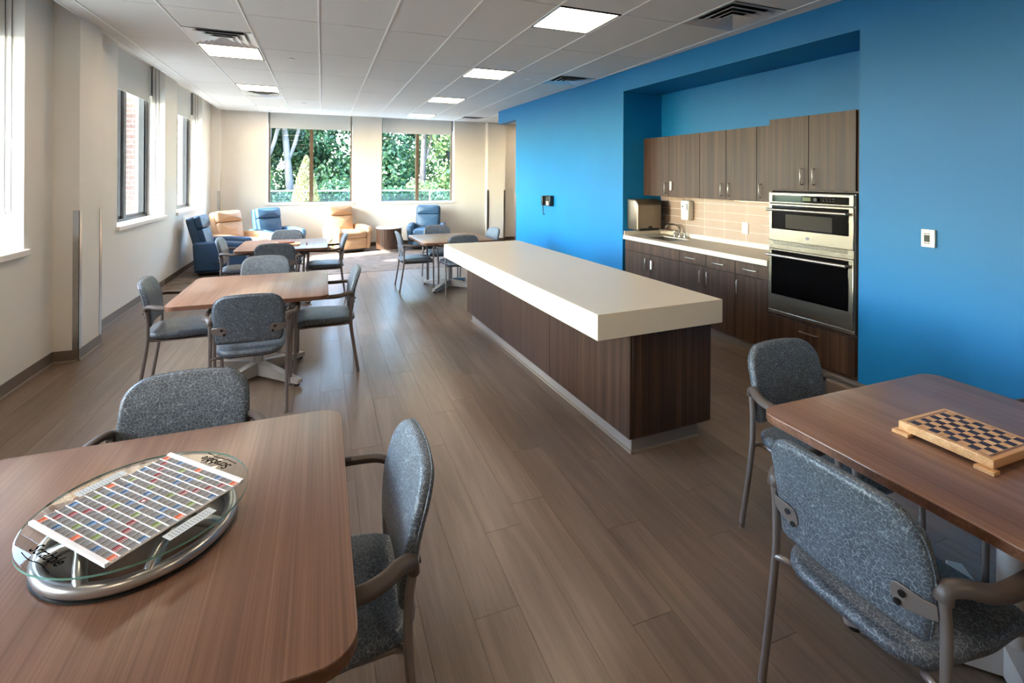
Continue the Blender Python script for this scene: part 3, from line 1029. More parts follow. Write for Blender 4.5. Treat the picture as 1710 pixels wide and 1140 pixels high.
# things on the alcove walls
o, nb = kthing('towel_dispenser', 'stainless paper towel dispenser on the dark blue alcove side', 'dispenser', 4.14, 5.2, .98)
prof = roundpoly([(-.115, 0, .02), (.115, 0, .0), (.115, .395, .0), (-.06, .395, .09), (-.115, .33, .05)], 6)
def tf(u, v, w): return (4.142 + w, 5.195 - u * -1.0, .982 + v)
c = nb()
c.slab([(p.x, p.y) for p in prof], .19, .02, lambda u, v, w: (4.15 + w, 5.191 + u, .982 + v))
M['towel_steel'] = plain('towel_box_steel', srgb(150, 138, 124), 0.3, 0.9); c.build('cover', 'towel_steel', o)
pass
nb().box(4.0, 4.30, 5.075, 5.12, .974, 1.012, .006).build('paper_slot', 'black', o)
k = nb(); k.slab([(p.x, p.y) for p in roundpoly([(-.035, 0, 0), (.035, 0, 0), (.03, .035, .02), (-.03, .035, .02)], 4)], .004, .001, lambda u, v, w: (4.16 + u, 5.078 + w, 1.0 + v))
k.build('paper_guide', 'black', o)
o, nb = kthing('soap_dispenser', 'white wall soap dispenser on the tiles beside the sink', 'dispenser', 4.47, 4.755, 1.12)
pr = roundpoly([(-.06, 0, .02), (.06, 0, .02), (.07, .245, .025), (-.07, .245, .025)], 5)
nb().slab([(p.x, p.y) for p in pr], .05, .018, lambda u, v, w: (4.468 + w, 4.755 + u, 1.128 + v)).build('housing', 'white_plastic', o)
nb().box(4.416, 4.4185, 4.70, 4.712, 1.255, 1.34).build('level_window', 'black', o)
nb().box(4.4165, 4.4185, 4.77, 4.80, 1.29, 1.305).build('printed_mark', 'lcd', o)
o, nb = kthing('wall_outlet', 'white duplex power outlet on the kitchen backsplash tiles', 'outlet', BX - .014, 3.928, 1.04)
nb().box(BX - .0175, BX - .0105, 3.888, 3.968, 1.043, 1.167, .002).build('cover_plate', 'white_plastic', o)
for zz in (1.078, 1.132): nb().box(BX - .019, BX - .017, 3.912, 3.944, zz - .016, zz + .016, .0009).build('socket', 'white_trim', o)
o, nb = kthing('under_cabinet_light', 'slim glowing light bar under the middle wall cabinets', 'light', 4.4, 3.62, 1.40)
nb().box(4.37, 4.44, 3.30, 3.95, 1.405, 1.4195).build('housing', 'white_plastic', o)
nb().box(4.395, 4.42, 3.31, 3.90, 1.402, 1.405).build('lens', 'undercab', o)

# thermostat and telephone on the blue wall
o, nb = kthing('thermostat', 'small white thermostat with dark screen on the blue wall', 'thermostat', WX - .01, 1.905, 1.19)
nb().box(WX - .022, WX, 1.866, 1.944, 1.193, 1.311, .003).build('housing', 'white_plastic', o)
nb().box(WX - .0228, WX - .021, 1.893, 1.926, 1.228, 1.274).build('screen', 'lcd', o)
k = nb()
for (a, b) in ((1.894, 1.908), (1.911, 1.926)):
    for zz in (1.216, 1.28): k.box(WX - .0226, WX - .0215, a, b, zz, zz + .006)
k.build('button_marks', 'grey_frame', o)
o, nb = kthing('wall_telephone', 'black corded telephone mounted on the blue wall', 'telephone', WX - .04, 7.35, 1.16)
nb().box(WX - .075, WX, 7.20, 7.44, 1.175, 1.352, .012).build('body', 'black', o)
h = nb()
h.box(WX - .115, WX - .065, 7.39, 7.45, 1.18, 1.345, .015)
h.build('handset', 'black', o)
h = nb(); h.tube([(WX - .09, 7.42, 1.185), (WX - .085, 7.425, 1.10), (WX - .08, 7.42, 1.03), (WX - .06, 7.42, 1.035)], .008, 8, smooth=4)
h.build('cord', 'black', o)
nb().box(WX - .0765, WX - .0745, 7.235, 7.335, 1.27, 1.325).build('screen', 'lcd', o)
k = nb()
for a in range(3):
    for b in range(4): k.box(WX - .078, WX - .0745, 7.25 + a * .03, 7.27 + a * .03, 1.19 + b * .018, 1.202 + b * .018)
k.build('keypad', 'white_plastic', o)

# ------------------------------------------------------------------ island
o, nb = kthing('kitchen_island', 'long kitchen island with thick cream top on dark wood base', 'island', 2.1, 3.88, 0)
IX0, IX1, IY0, IY1, IZ = 1.80, 2.43, 2.37, 5.41, .10
body = nb().box(IX0 + .02, IX1 - .02, IY0 + .02, IY1 - .02, IZ, .735).build('carcass', 'cab_in', o)
for (a, b) in ((2.37, 3.38), (3.38, 4.39), (4.39, 5.41)):
    nb().box(IX0, IX0 + .019, a + .0018, b - .0018, IZ, .735, .001).build('side_panel', 'cab', o)
    nb().box(IX1 - .019, IX1, a + .0018, b - .0018, IZ, .735, .001).build('side_panel', 'cab', o)
nb().box(IX0 + .0195, IX1 - .0195, IY0, IY0 + .019, IZ, .735, .001).build('end_panel', 'cab', o)
nb().box(IX0 + .0195, IX1 - .0195, IY1 - .019, IY1, IZ, .735, .001).build('end_panel', 'cab', o)
nb().box(1.838, 2.35, 2.402, 5.33, 0, IZ).build('toe_kick', 'kick', o)
k = nb()
k.box(1.826, 1.84, 2.39, 5.34, 0, .012); k.box(1.826, 2.36, 2.39, 2.404, 0, .012)
k.build('kick_lip', 'base_lip', o)
nb().box(1.534, 2.466, 2.312, 5.455, .735, .882, .002).build('worktop', 'counter', o)

# ------------------------------------------------------------------ tables and chairs
def make_table(label, x, y, rz=0.0, size=1.07, base_rot=PI / 4):
    t = thing('dining_table', label, 'table', (x, y, 0), rz, 'square dining tables')
    h = size / 2
    ol = roundpoly([(-h, -h, .075), (h, -h, .075), (h, h, .075), (-h, h, .075)], 8)
    MB().slab([(p.x, p.y) for p in ol], .016, .003, lambda u, v, w: (u, v, .724 + w), segs=2).build('tabletop', 'table', t)
    ol2 = [(p.x, p.y) for p in ol]
    e = MB()
    n = len(ol2)
    e.add([(a * 1.0008, b * 1.0008, z) for z in (.711, .7365) for a, b in ol2], [(i, (i + 1) % n, n + (i + 1) % n, n + i) for i in range(n)])
    e.build('edge_band', 'table_edge', t)
    MB().box(-.28, .28, -.03, .03, .69, .708).box(-.03, .03, -.28, .28, .69, .708).build('top_spider', 'black', t)
    MB().lathe([(.038, .05), (.038, .69)], 24).build('column', 'white_metal', t)
    for k in range(4):
        a = base_rot + k * PI / 2
        L = .45
        prof = [(-.034, .02, 0), (.034, .02, 0)]
        mb = MB()
        ca, sa = math.cos(a), math.sin(a)
        def pt(r, s, z): return (ca * r - sa * s, sa * r + ca * s, z)
        secs = [(.02, .034, .02, .125), (.12, .032, .02, .11), (.40, .027, .02, .062), (.46, .026, .02, .055), (.47, .022, .024, .048)]
        vv, ff = [], []
        for (r, w, z0, z1) in secs:
            vv += [pt(r, -w, z0), pt(r, w, z0), pt(r, w, z1), pt(r, -w, z1)]
        for i in range(len(secs) - 1):
            for q in range(4): ff.append((i * 4 + q, i * 4 + (q + 1) % 4, i * 4 + 4 + (q + 1) % 4, i * 4 + 4 + q))
        ff += [(0, 1, 2, 3), tuple(len(vv) - 4 + q for q in range(4))]
        mb.add(vv, ff)
        lg = mb.build('base_leg', 'white_metal', t, sharp=25)
        p = pt(.435, 0, 0)
        MB().lathe([(.02, 0), (.02, .02)], 14, p[0], p[1]).build('foot_glide', 'black', lg)
    return t
make_table('walnut square table in the left foreground, glass word game on it', -.463, 1.497)
make_table('walnut square table at lower right, chessboard on it', 2.135, .915)
make_table('empty square table in the left middle of the room', -.485, 4.52)
make_table('square table by the recliners with a small game on it', -.465, 7.21)
make_table('square table behind the far end of the white island', 1.80, 7.24, 0.03)

def make_chair():
    c = thing('armchair', '', 'chair')
    R = .0125
    # legs: front legs rise past the seat to the arms, rear legs end at the arms
    for s in (-1, 1):
        f = MB()
        f.tube([(s * .236, .215, .012), (s * .238, .210, .30), (s * .252, .205, .52), (s * .268, .20, .642)], R, 12, smooth=3)
        leg = f.build('front_leg', 'chair_metal', c)
        MB().lathe([(.0145, 0), (.0145, .014)], 12, s * .236, .215).build('glide', 'chrome', leg)
        b = MB()
        b.tube([(s * .236, -.275, .012), (s * .236, -.245, .2), (s * .236, -.218, .40), (s * .236, -.215, .55), (s * .236, -.225, .648)], R, 12, smooth=3)
        leg = b.build('rear_leg', 'chair_metal', c)
        MB().lathe([(.0145, 0), (.0145, .014)], 12, s * .236, -.275).build('glide', 'chrome', leg)
        a = MB()
        a.tube([(s * .236, -.228, .638), (s * .238, -.222, .664), (s * .255, -.19, .672), (s * .28, -.14, .664), (s * .292, -.07, .66),
                (s * .292, .08, .664), (s * .285, .17, .668), (s * .272, .215, .656), (s * .268, .215, .626)], .0215, 12, smooth=4, flat=.7)
        a.build('armrest', 'arm', c)
        r = MB()
        r.tube([(s * .232, -.219, .405), (s * .205, -.215, .412), (s * .178, -.19, .402), (s * .175, -.12, .398), (s * .18, .1, .398), (s * .205, .19, .40), (s * .237, .207, .405)], .0105, 10, smooth=4)
        r.build('seat_rail', 'chair_metal', c)
        # back bracket with two screws
        br = MB()
        pol = roundpoly([(.008, -.02, .006), (.03, -.026, .01), (.108, -.044, .026), (.102, .03, .026), (.03, .022, .02), (.008, .02, .006)], 5)
        lean = math.radians(13)
        def btf(u, v, w, s=s): return (s * (.236 - u), -.228 - (v + .01) * math.sin(math.radians(11)) - .02 * min(1, max(0, u - .008) / .04) - w, .60 + v)
        br.slab([(p.x, p.y) for p in pol], .0025, .001, btf, segs=1)
        bk = br.build('bracket', 'chair_metal', c)
        for (u, v) in ((.074, .006), (.088, -.026)):
            sc = MB()
            p = btf(u, v, .0025)
            sc.tube([(p[0], p[1], p[2]), (p[0], p[1] - .005, p[2])], .0085, 10)
            sc.build('screw', 'black', bk)
    x = MB(); x.tube([(-.176, -.15, .396), (.176, -.15, .396)], .009, 8); x.build('cross_bar', 'chair_metal', c)
    x = MB(); x.tube([(-.182, .13, .396), (.182, .13, .396)], .009, 8); x.build('cross_bar', 'chair_metal', c)
    # seat
    so = roundpoly([(-.195, -.255, .11), (.195, -.255, .11), (.232, .0, .3), (.225, .235, .075), (-.225, .235, .075), (-.232, .0, .3)], 7, .03)
    def stf(u, v, w):
        t = (v + .255) / .49
        drop = -.03 * max(0, (t - .72) / .28) ** 2
        return (u, v, .437 + w + drop - .012 * (1 - (u / .23) ** 2) * (1 if w > 0 else 0) * .6 + .008 * t)
    MB().slab([(p.x, p.y) for p in so], .026, .024, stf, segs=5, dome=.014).build('seat', 'fabric', c)
    MB().slab([(p.x * .9, p.y * .9) for p in so], .006, .002, lambda u, v, w: (u, v, .409 + w), segs=1).build('seat_pan', 'black', c)
    # back
    bo = roundpoly([(-.204, 0, .022), (.204, 0, .022), (.224, .16, .3), (.214, .335, .15), (0, .352, 1.2), (-.214, .335, .15), (-.224, .16, .3)], 8, .025)
    ln = math.radians(11)
    def btf2(u, v, w):
        y = -.228 - v * math.sin(ln) + w * math.cos(ln) + .35 * (u * u) + .018 * math.sin(min(1, v / .345) * PI)
        return (u, y, .507 + v * math.cos(ln) + w * math.sin(ln))
    bk = MB().slab([(p.x, p.y) for p in bo], .021, .019, btf2, segs=4, dome=.012).build('backrest', 'fabric', c)
    ed = MB()
    n = len(bo)
    ring = [btf2(p.x * 1.002, p.y, -.008) for p in bo]
    ed.tube(ring, .0028, 6, closed=True)
    ed.build('piping', 'fabric', bk)
    return c
ch0 = make_chair()
W_, E_, N_, S_ = PI / 2, -PI / 2, 0.0, PI     # facing -X, +X, +Y, -Y
chairs = [
    (-.50, 2.045, S_, 'patterned armchair tucked behind the foreground table with glass game'),
    (-.005, 1.49, W_, 'patterned armchair at the right side of the left foreground table'),
    (2.10, 1.50, S_, 'patterned armchair on the kitchen side of the chessboard table'),
    (1.615, .955, E_, 'nearest patterned armchair seen from behind at lower right'),
    (2.74, .93, W_, 'patterned armchair against the blue wall side of chessboard table'),
    (-.462, 4.02, N_, 'patterned armchair seen from behind at the middle left table'),
    (-1.0, 4.60, E_ + .07, 'patterned armchair between left wall and middle left table'),
    (.015, 4.565, W_, 'patterned armchair at the aisle side of middle left table'),
    (-.52, 5.20, S_, 'patterned armchair on the window side of middle left table'),
    (-.525, 6.75, N_, 'patterned armchair seen from behind at table by recliners'),
    (-.955, 7.24, E_, 'patterned armchair between navy recliner and its table'),
    (.03, 7.26, W_, 'patterned armchair at the aisle side of table by recliners'),
    (-.485, 7.78, S_, 'patterned armchair at far side of table by recliners'),
    (1.31, 7.33, E_, 'patterned armchair at left side of table behind island'),
    (1.83, 6.87, N_, 'patterned armchair half hidden behind the white island top'),
    (1.785, 7.83, S_, 'patterned armchair at far side of table behind island, before blue recliner'),
    (2.30, 7.40, W_ + .1, 'patterned armchair on the right, nearest the far end of blue wall')]
for k, (x, y, rz, lb) in enumerate(chairs):
    if k == 0:
        ch0.location = (x, y, 0); ch0.rotation_euler = (0, 0, rz); tag(ch0, lb, 'chair', 'patterned armchairs')
    else:
        copy_tree(ch0, (x, y, 0), rz, lb, 'patterned armchairs')

# ------------------------------------------------------------------ lounge recliners and drum table
def make_recliner(mat, label, x, y, rz):
    """front is +y"""
    r = thing('recliner', label, 'recliner', (x, y, .004), rz, 'vinyl recliners')
    def side(s):
        pol = roundpoly([(-.36, .06, .02), (.37, .06, .03), (.405, .44, .06), (.36, .545, .07), (.05, .575, .2), (-.38, .56, .05)], 6, .05)
        mb = MB()
        def tf(u, v, w):
            fl = .045 * max(0, (v - .06) / .5) * s
            return (s * .315 + w + fl, u, v)
        mb.slab([(p.x, p.y) for p in pol], .062, .045, tf, segs=4)
        return mb.build('arm', mat, r)
    side(-1); side(1)
    # seat cushion
    ol = roundpoly([(-.27, -.25, .03), (.27, -.25, .03), (.275, .40, .05), (-.275, .40, .05)], 5, .05)
    MB().slab([(p.x, p.y) for p in ol], .075, .05, lambda u, v, w: (u, v + .01, .375 + w + .01 * (v > 0)), segs=4, dome=.03).build('seat_cushion', mat, r)
    # front / foot rest panel
    ol = roundpoly([(-.275, .075, .03), (.275, .075, .03), (.275, .315, .06), (-.275, .315, .06)], 5, .05)
    MB().slab([(p.x, p.y) for p in ol], .05, .035, lambda u, v, w: (u, .345 + w + .03 * (v - .07), v), segs=4, dome=.02).build('footrest', mat, r)
    # back: shell, lower cushion, head cushion
    ln = math.radians(15)
    def bt(d0):
        def tf(u, v, w):
            return (u, -.22 - v * math.sin(ln) + (w + d0) * math.cos(ln), .33 + v * math.cos(ln) + (w + d0) * math.sin(ln))
        return tf
    ol = roundpoly([(-.265, -.2, .03), (.265, -.2, .03), (.29, .2, .4), (.285, .665, .06), (-.285, .665, .06), (-.29, .2, .4)], 6, .05)
    MB().slab([(p.x, p.y) for p in ol], .06, .035, bt(-.07), segs=4).build('back_shell', mat, r)
    ol = roundpoly([(-.245, .03, .04), (.245, .03, .04), (.26, .44, .025), (-.26, .44, .025)], 6, .05)
    MB().slab([(p.x, p.y) for p in ol], .05, .03, bt(.02), segs=4, dome=.035).build('back_cushion', mat, r)
    ol = roundpoly([(-.26, .445, .025), (.26, .445, .025), (.265, .66, .05), (-.265, .66, .05)], 6, .05)
    MB().slab([(p.x, p.y) for p in ol], .055, .035, bt(.03), segs=4, dome=.04).build('head_cushion', mat, r)
    b = MB(); b.box(-.27, .27, -.33, .30, .03, .1); b.build('base_frame', 'black', r)
    for sx in (-.24, .24):
        for sy in (-.30, .28):
            MB().lathe([(.02, 0), (.02, .035)], 12, sx, sy).build('foot', 'black', r)
    h = MB(); h.tube([(.378, -.08, .2), (.395, .0, .22), (.395, .12, .29)], .011, 8, smooth=3); h.build('lever', 'black', r)
    return r
make_recliner('navy_vinyl', 'navy vinyl recliner seen from the side by the left wall', -1.56, 9.60, -PI / 2 - .02)
make_recliner('beige', 'tan vinyl recliner in the left corner between two blue ones', -1.42, 10.50, -PI / 2 - math.radians(40))
make_recliner('blue_vinyl', 'blue vinyl recliner under the left part of far window', -.86, 11.25, -PI / 2 - math.radians(52))
make_recliner('beige', 'tan vinyl recliner standing alone between the two far windows', .52, 11.50, PI + math.radians(23))
make_recliner('blue_vinyl', 'blue vinyl recliner under the right far window', 2.28, 11.42, PI - math.radians(17))

o = thing('drum_table', 'round dark wood drum side table with white top', 'side table', (1.40, 11.27, .004))
MB().lathe([(.235, 0), (.235, .05)], 40).build('plinth', 'chrome', o)
pm = None
NS = 28
for k in range(NS):
    a0, a1 = 2 * PI * k / NS + .006, 2 * PI * (k + 1) / NS - .006
    mb = MB()
    pts = []
    for z in (.05, .498):
        for (rr, aa) in ((.275, a0), (.277, (a0 + a1) / 2), (.275, a1), (.262, a1), (.262, a0)):
            pts.append((rr * math.cos(aa), rr * math.sin(aa), z))
    mb.add(pts, [(0, 1, 2, 3, 4), (5, 6, 7, 8, 9)] + [(i, (i + 1) % 5, 5 + (i + 1) % 5, 5 + i) for i in range(5)])
    mb.build('slat', 'cab', o)
MB().lathe([(.263, .05), (.263, .498)], 40).build('drum_core', 'cab_in', o)
MB().lathe([(.279, .498), (.282, .501), (.282, .518), (.279, .522)], 48).build('round_top', 'white_trim', o)

# ------------------------------------------------------------------ games
# round glass word game on the foreground table
GX, GY, GZ = -.415, 1.482, .7405
g = thing('board_game', 'round glass word game board on silver ring stand', 'board game', (GX, GY, GZ), PI / 4)
ring = [(.193 * math.cos(a), .193 * math.sin(a), .018) for a in [2 * PI * i / 64 for i in range(64)]]
MB().tube(ring, .0155, 12, closed=True).build('ring_base', 'silver', g)
ring2 = [(.196 * math.cos(a), .196 * math.sin(a), .003) for a in [2 * PI * i / 64 for i in range(64)]]
MB().tube(ring2, .0125, 8, closed=True, flat=.25).build('ring_gasket', 'black', g)
for k in range(4):
    a = k * PI / 2
    pts = []
    for t in [i / 10 for i in range(11)]:
        b = a + (t - .5) * .95
        hgt = .018 + .048 * math.sin(t * PI) ** .7
        rad = .193 - .06 * math.sin(t * PI)
        pts.append((rad * math.cos(b), rad * math.sin(b), hgt))
    MB().tube(pts, .0135, 12).build('support_loop', 'silver', g)
disc = MB().lathe([(.229, .0725), (.2325, .074), (.2325, .0785), (.229, .08)], 72).build('glass_disc', 'top_glass', g)
n = 72
e = MB()
e.add([(.2328 * math.cos(2 * PI * i / n), .2328 * math.sin(2 * PI * i / n), z) for z in (.0738, .0786) for i in range(n)], [(i, (i + 1) % n, n + (i + 1) % n, n + i) for i in range(n)])
e.build('glass_edge', 'glass_edge', disc)
BH = .1545
bd = MB()
bd.box(-BH, BH, -BH, BH, .0802, .0826, .0006)
bd = bd.build('playing_board', 'board_white', g)
lat = MB()
cell = 2 * BH / 15.4
o0 = -cell * 7.5
for i in range(16):
    p = o0 + i * cell
    w = .0009 if i not in (0, 15) else .0016
    lat.box(p - w, p + w, -BH, BH, .0826, .0858)
    lat.box(-BH, BH, p - .00045, p + .00045, .0826, .0846)
lat.box(-BH - .006, -BH + .003, -BH, BH, .0806, .0885); lat.box(BH - .003, BH + .006, -BH, BH, .0806, .0885)
lat.build('letter_rails', 'board_white', bd)
TWS = {(0, 0), (0, 7), (0, 14), (7, 0), (7, 14), (14, 0), (14, 7), (14, 14)}
DWS = {(i, i) for i in (1, 2, 3, 4, 10, 11, 12, 13)} | {(i, 14 - i) for i in (1, 2, 3, 4, 10, 11, 12, 13)} | {(7, 7)}
TLS = {(1, 5), (1, 9), (5, 1), (5, 5), (5, 9), (5, 13), (9, 1), (9, 5), (9, 9), (9, 13), (13, 5), (13, 9)}
DLS = {(0, 3), (0, 11), (2, 6), (2, 8), (3, 0), (3, 7), (3, 14), (6, 2), (6, 6), (6, 8), (6, 12), (7, 3), (7, 11), (8, 2), (8, 6), (8, 8), (8, 12),
       (11, 0), (11, 7), (11, 14), (12, 6), (12, 8), (14, 3), (14, 11)}
sq_me = {}
for m in ('cell_grey', 'cell_orange', 'cell_red', 'cell_blue', 'cell_green'):
    sq_me[m] = MB().box(-cell / 2 + .0009, cell / 2 - .0009, -cell / 2 + .0005, cell / 2 - .0005, 0, .0006).mesh('square', m)
mk_me = MB()
for q in range(4): mk_me.box(-cell / 2 + .004 + q * .0034, -cell / 2 + .0055 + q * .0034, cell / 2 - .0075, cell / 2 - .0035, .0006, .0008)
mk_me = mk_me.mesh('printed_bars', 'board_white')
for i in range(15):
    for j in range(15):
        m = 'cell_orange' if (i, j) in TWS else 'cell_red' if (i, j) in DWS else 'cell_green' if (i, j) in TLS else 'cell_blue' if (i, j) in DLS else 'cell_grey'
        lc = (o0 + (i + .5) * cell, o0 + (j + .5) * cell, .0827)
        obj('square', sq_me[m], bd, lc)
pr = MB()
for i in range(15):
    for j in range(15):
        if (i, j) in TWS | DWS | TLS | DLS and (i, j) != (7, 7):
            cx_, cy_ = o0 + (i + .5) * cell, o0 + (j + .5) * cell
            for q in range(4):
                pr.box(cx_ - cell / 2 + .0042 + q * .0036, cx_ - cell / 2 + .0052 + q * .0036, cy_ - .006, cy_ + .0005, .0833, .0835)
pr.build('printed_bars', 'board_white', bd)['kind'] = 'stuff'
st = MB()
pts = []
for k in range(10):
    rr = .0066 if k % 2 == 0 else .0028
    pts.append((rr * math.cos(k * PI / 5), rr * math.sin(k * PI / 5)))
st.add([(a, b, .0834) for a, b in pts] + [(a, b, .0837) for a, b in pts], [tuple(range(10)), tuple(range(10, 20))] + [(i, (i + 1) % 10, 10 + (i + 1) % 10, 10 + i) for i in range(10)])
st.build('centre_star', 'board_white', bd)
def text_mesh(txt, size, shear=0.0, ext=.0002, sp=1.0):
    cu = bpy.data.curves.new('lettering', 'FONT')
    cu.body = txt; cu.size = size; cu.extrude = ext; cu.shear = shear
    cu.offset = .0004; cu.align_x = 'CENTER'; cu.align_y = 'CENTER'; cu.space_character = sp
    tmp = bpy.data.objects.new('lettering_tmp', cu)
    col.objects.link(tmp)
    dg = bpy.context.evaluated_depsgraph_get()
    me = bpy.data.meshes.new_from_object(tmp.evaluated_get(dg))
    bpy.data.objects.remove(tmp)
    return me
tm = text_mesh('Scrabble', .033, .3, .00015, 1.0)
M['print_ink'] = plain('matte_black_print', srgb(10, 10, 12), 0.95, spec=0.0)
tm.materials.clear(); tm.materials.append(M['print_ink'])
for s, rz in ((-1, -PI / 2), (1, PI / 2)):
    t = obj('lettering', tm, disc, (s * .19, 0, .0804), rz)
    sw = MB()
    sw.tube([(-.06, -.019, 0), (-.02, -.023, 0), (.02, -.019, 0), (.065, -.024, 0)], .0008, 6, smooth=5)
    sw.build('flourish', 'print_ink', t)
M['sticker'] = plain('frosted_sticker', srgb(196, 202, 204), 0.5)
for s in (-1, 1):
    lg = MB().box(-.055, .055, s * .182 - .015, s * .182 + .015, .0802, .0805).build('letter_chart', 'sticker', disc)
    ck = MB()
    for r in range(3):
        for q in range(13): ck.box(-.046 + q * .0072, -.0435 + q * .0072, s * .182 - .009 + r * .007, s * .182 - .0065 + r * .007, .0805, .0807)
    ck.build('chart_print', 'grey_frame', lg)

# wooden chessboard on the right table
CXb, CYb, SB = 2.062, 1.005, .268
c = thing('chessboard', 'maple wooden chessboard box on feet with dark plum squares', 'game board', (CXb, CYb, .7405), 0)
h = SB / 2
MB().box(-h, h, -h, h, .012, .042, .003).build('box', 'maple', c)
for sx in (-1, 1):
    for sy in (-1, 1):
        x0, y0 = sx * (h - .012), sy * (h - .006)
        MB().box(min(x0, x0 + sx * .018) - .014, max(x0, x0 + sx * .018) + .002, y0 - .026 + (.01 if sy < 0 else -.01) , y0 + .026 + (.01 if sy < 0 else -.01), 0, .012, .0015).build('foot', 'maple', c)
cs_ = .0278
sqm = MB().box(-cs_ / 2, cs_ / 2, -cs_ / 2, cs_ / 2, 0, .0004).mesh('square', 'ink')
sql = MB().box(-cs_ / 2, cs_ / 2, -cs_ / 2, cs_ / 2, 0, .0003).mesh('square', 'maple')
for i in range(8):
    for j in range(8):
        obj('square', sqm if (i + j) % 2 == 1 else sql, c, ((i - 3.5) * cs_, (j - 3.5) * cs_, .0421))
bdr = MB()
e = 4 * cs_ + .004
nn = 40
for q in range(nn):
    a = -e + 2 * e * q / nn
    for s in (-1, 1):
        bdr.box(a, a + e / nn, s * e - .0018, s * e + .0018, .0421, .0425)
        bdr.box(s * e - .0018, s * e + .0018, a, a + e / nn, .0421, .0425)
for s in (-1, 1): bdr.box(-e - .002, e + .002, s * (e + .0035) - .0004, s * (e + .0035) + .0004, .0421, .0425)
bdr.build('dashed_border', 'ink', c)

# small game on the table by the recliners
c = thing('game_tray', 'flat pale wooden game tray with brown oval lid on far left table', 'game tray', (-.43, 7.13, .7405), 0.0)
MB().box(-.16, .16, -.13, .13, 0, .018, .003).build('tray', 'maple', c)
ol = [(.1 * math.cos(a), .055 * math.sin(a)) for a in [2 * PI * i / 28 for i in range(28)]]
M['brown_wood'] = plain('reddish_brown_wood', srgb(150, 82, 50), 0.4, grain=.1, gscale=60)
MB().slab(ol, .008, .005, lambda u, v, w: (u - .01, v + .04, .027 + w), segs=2).build('oval_lid', 'brown_wood', c)
for (x, y, lb) in ((-.19, 7.05, 'small wooden game pawn to the right of the tray'), (-.68, 7.06, 'small wooden game pawn to the left of the tray')):
    p = MB().lathe([(.013, 0), (.013, .004), (.006, .012), (.005, .022), (.008, .027), (.006, .034), (.001, .036)], 14).build('game_pawn', 'brown_wood', loc=(x, y, .7405))
    tag(p, lb, 'game piece', 'wooden pawns')

# ------------------------------------------------------------------ outdoors
struct(MB().box(-60, 60, 16.6, 90, -.4, -.3).build('ground_lawn', 'grass'))
struct(MB().box(-60, XL - .82, -40, 16.6, -.4, -.3).build('ground_walk_side', 'walk'))  # unseen side ground, added as paving to bounce daylight indoors
struct(MB().box(-8, 12, YF + .37, 16.6, -.3, .1).build('ground_terrace', 'stone'))  # paving made pale to bounce daylight up to the ceiling
# glass guard rail
gr = thing('glass_guardrail', 'glass terrace guardrail with slim metal top rail outside', 'guardrail', (1.5, 15.6, .1))
MB((1.5, 15.6, .1)).box(-7, 10, 15.58, 15.62, 1.21, 1.25, .008).build('top_rail', 'steel', gr)
for k in range(10):
    x0 = -7 + k * 1.7
    MB((1.5, 15.6, .1)).box(x0 + .02, x0 + 1.66, 15.594, 15.606, .15, 1.20).build('glass_panel', 'rail_glass', gr)
    MB((1.5, 15.6, .1)).box(x0 - .02, x0 + .02, 15.58, 15.62, .1, 1.22).build('post', 'steel', gr)

def leaf_cloud(name, mat, blobs, count, size, seed, flat=0.55):
    r = np.random.default_rng(seed)
    cs, ws = np.array([b[:3] for b in blobs]), np.array([b[3] for b in blobs])
    idx = r.choice(len(blobs), count, p=(ws ** 2) / (ws ** 2).sum())
    d = r.normal(size=(count, 3)); d /= np.linalg.norm(d, axis=1)[:, None]
    rad = ws[idx] * (0.55 + 0.5 * r.random(count))
    pos = cs[idx] + d * rad[:, None] * np.array([1, 1, .8])
    nrm = d + r.normal(size=(count, 3)) * .7; nrm /= np.linalg.norm(nrm, axis=1)[:, None]
    t = np.cross(nrm, r.normal(size=(count, 3))); t /= np.linalg.norm(t, axis=1)[:, None]
    b = np.cross(nrm, t)
    s = size * (0.6 + 0.8 * r.random(count))[:, None]
    q = np.stack([pos - t * s, pos - b * s * flat, pos + t * s, pos + b * s * flat], 1).reshape(-1, 3)
    me = bpy.data.meshes.new(name)
    me.vertices.add(count * 4); me.vertices.foreach_set('co', q.ravel())
    me.loops.add(count * 4); me.loops.foreach_set('vertex_index', np.arange(count * 4))
    me.polygons.add(count); me.polygons.foreach_set('loop_start', np.arange(count) * 4)
    me.update(calc_edges=True)
    me.materials.append(M[mat])
    return me
def make_tree(name, label, mat, x, y, hgt, rad, seed, count=14000, size=.095, trunk=.16, z=-.3, low=.25):
    r = random.Random(seed)
    t = thing(name, label, 'tree', (x, y, z), 0, 'trees outside the windows')
    blobs = []
    for k in range(26):
        a = r.uniform(0, 2 * PI); zz = r.uniform(low, 1.0)
        rr = rad * (1 - abs(zz - .55) * .9) * math.sqrt(r.random())
        blobs.append((rr * math.cos(a), rr * math.sin(a), zz * hgt, rad * r.uniform(.28, .48)))
    f = obj('foliage', leaf_cloud(name + '_leaves', mat, blobs, count, size, seed), t)
    f['kind'] = 'stuff'
    mb = MB()
    mb.tube([(0, 0, 0), (r.uniform(-.1, .1), 0, hgt * .3), (r.uniform(-.3, .3), r.uniform(-.2, .2), hgt * .8)], trunk, 10, smooth=4, rs=[trunk, trunk * .9, trunk * .7, trunk * .5])
    mb.build('trunk', 'bark', t)
    for k in range(5):
        b = blobs[k * 4]
        m2 = MB(); z0 = hgt * r.uniform(.25, .5)
        m2.tube([(0, 0, z0), (b[0] * .5, b[1] * .5, (z0 + b[2]) / 2 - .2), (b[0], b[1], b[2])], trunk * .35, 7, smooth=3)
        m2.build('branch', 'bark', t)
    return t
make_tree('tree', 'dark green leafy tree behind the pale shrub outside', 'leaf', -3.4, 22.0, 5.2, 2.2, 1, 17000, low=.12)
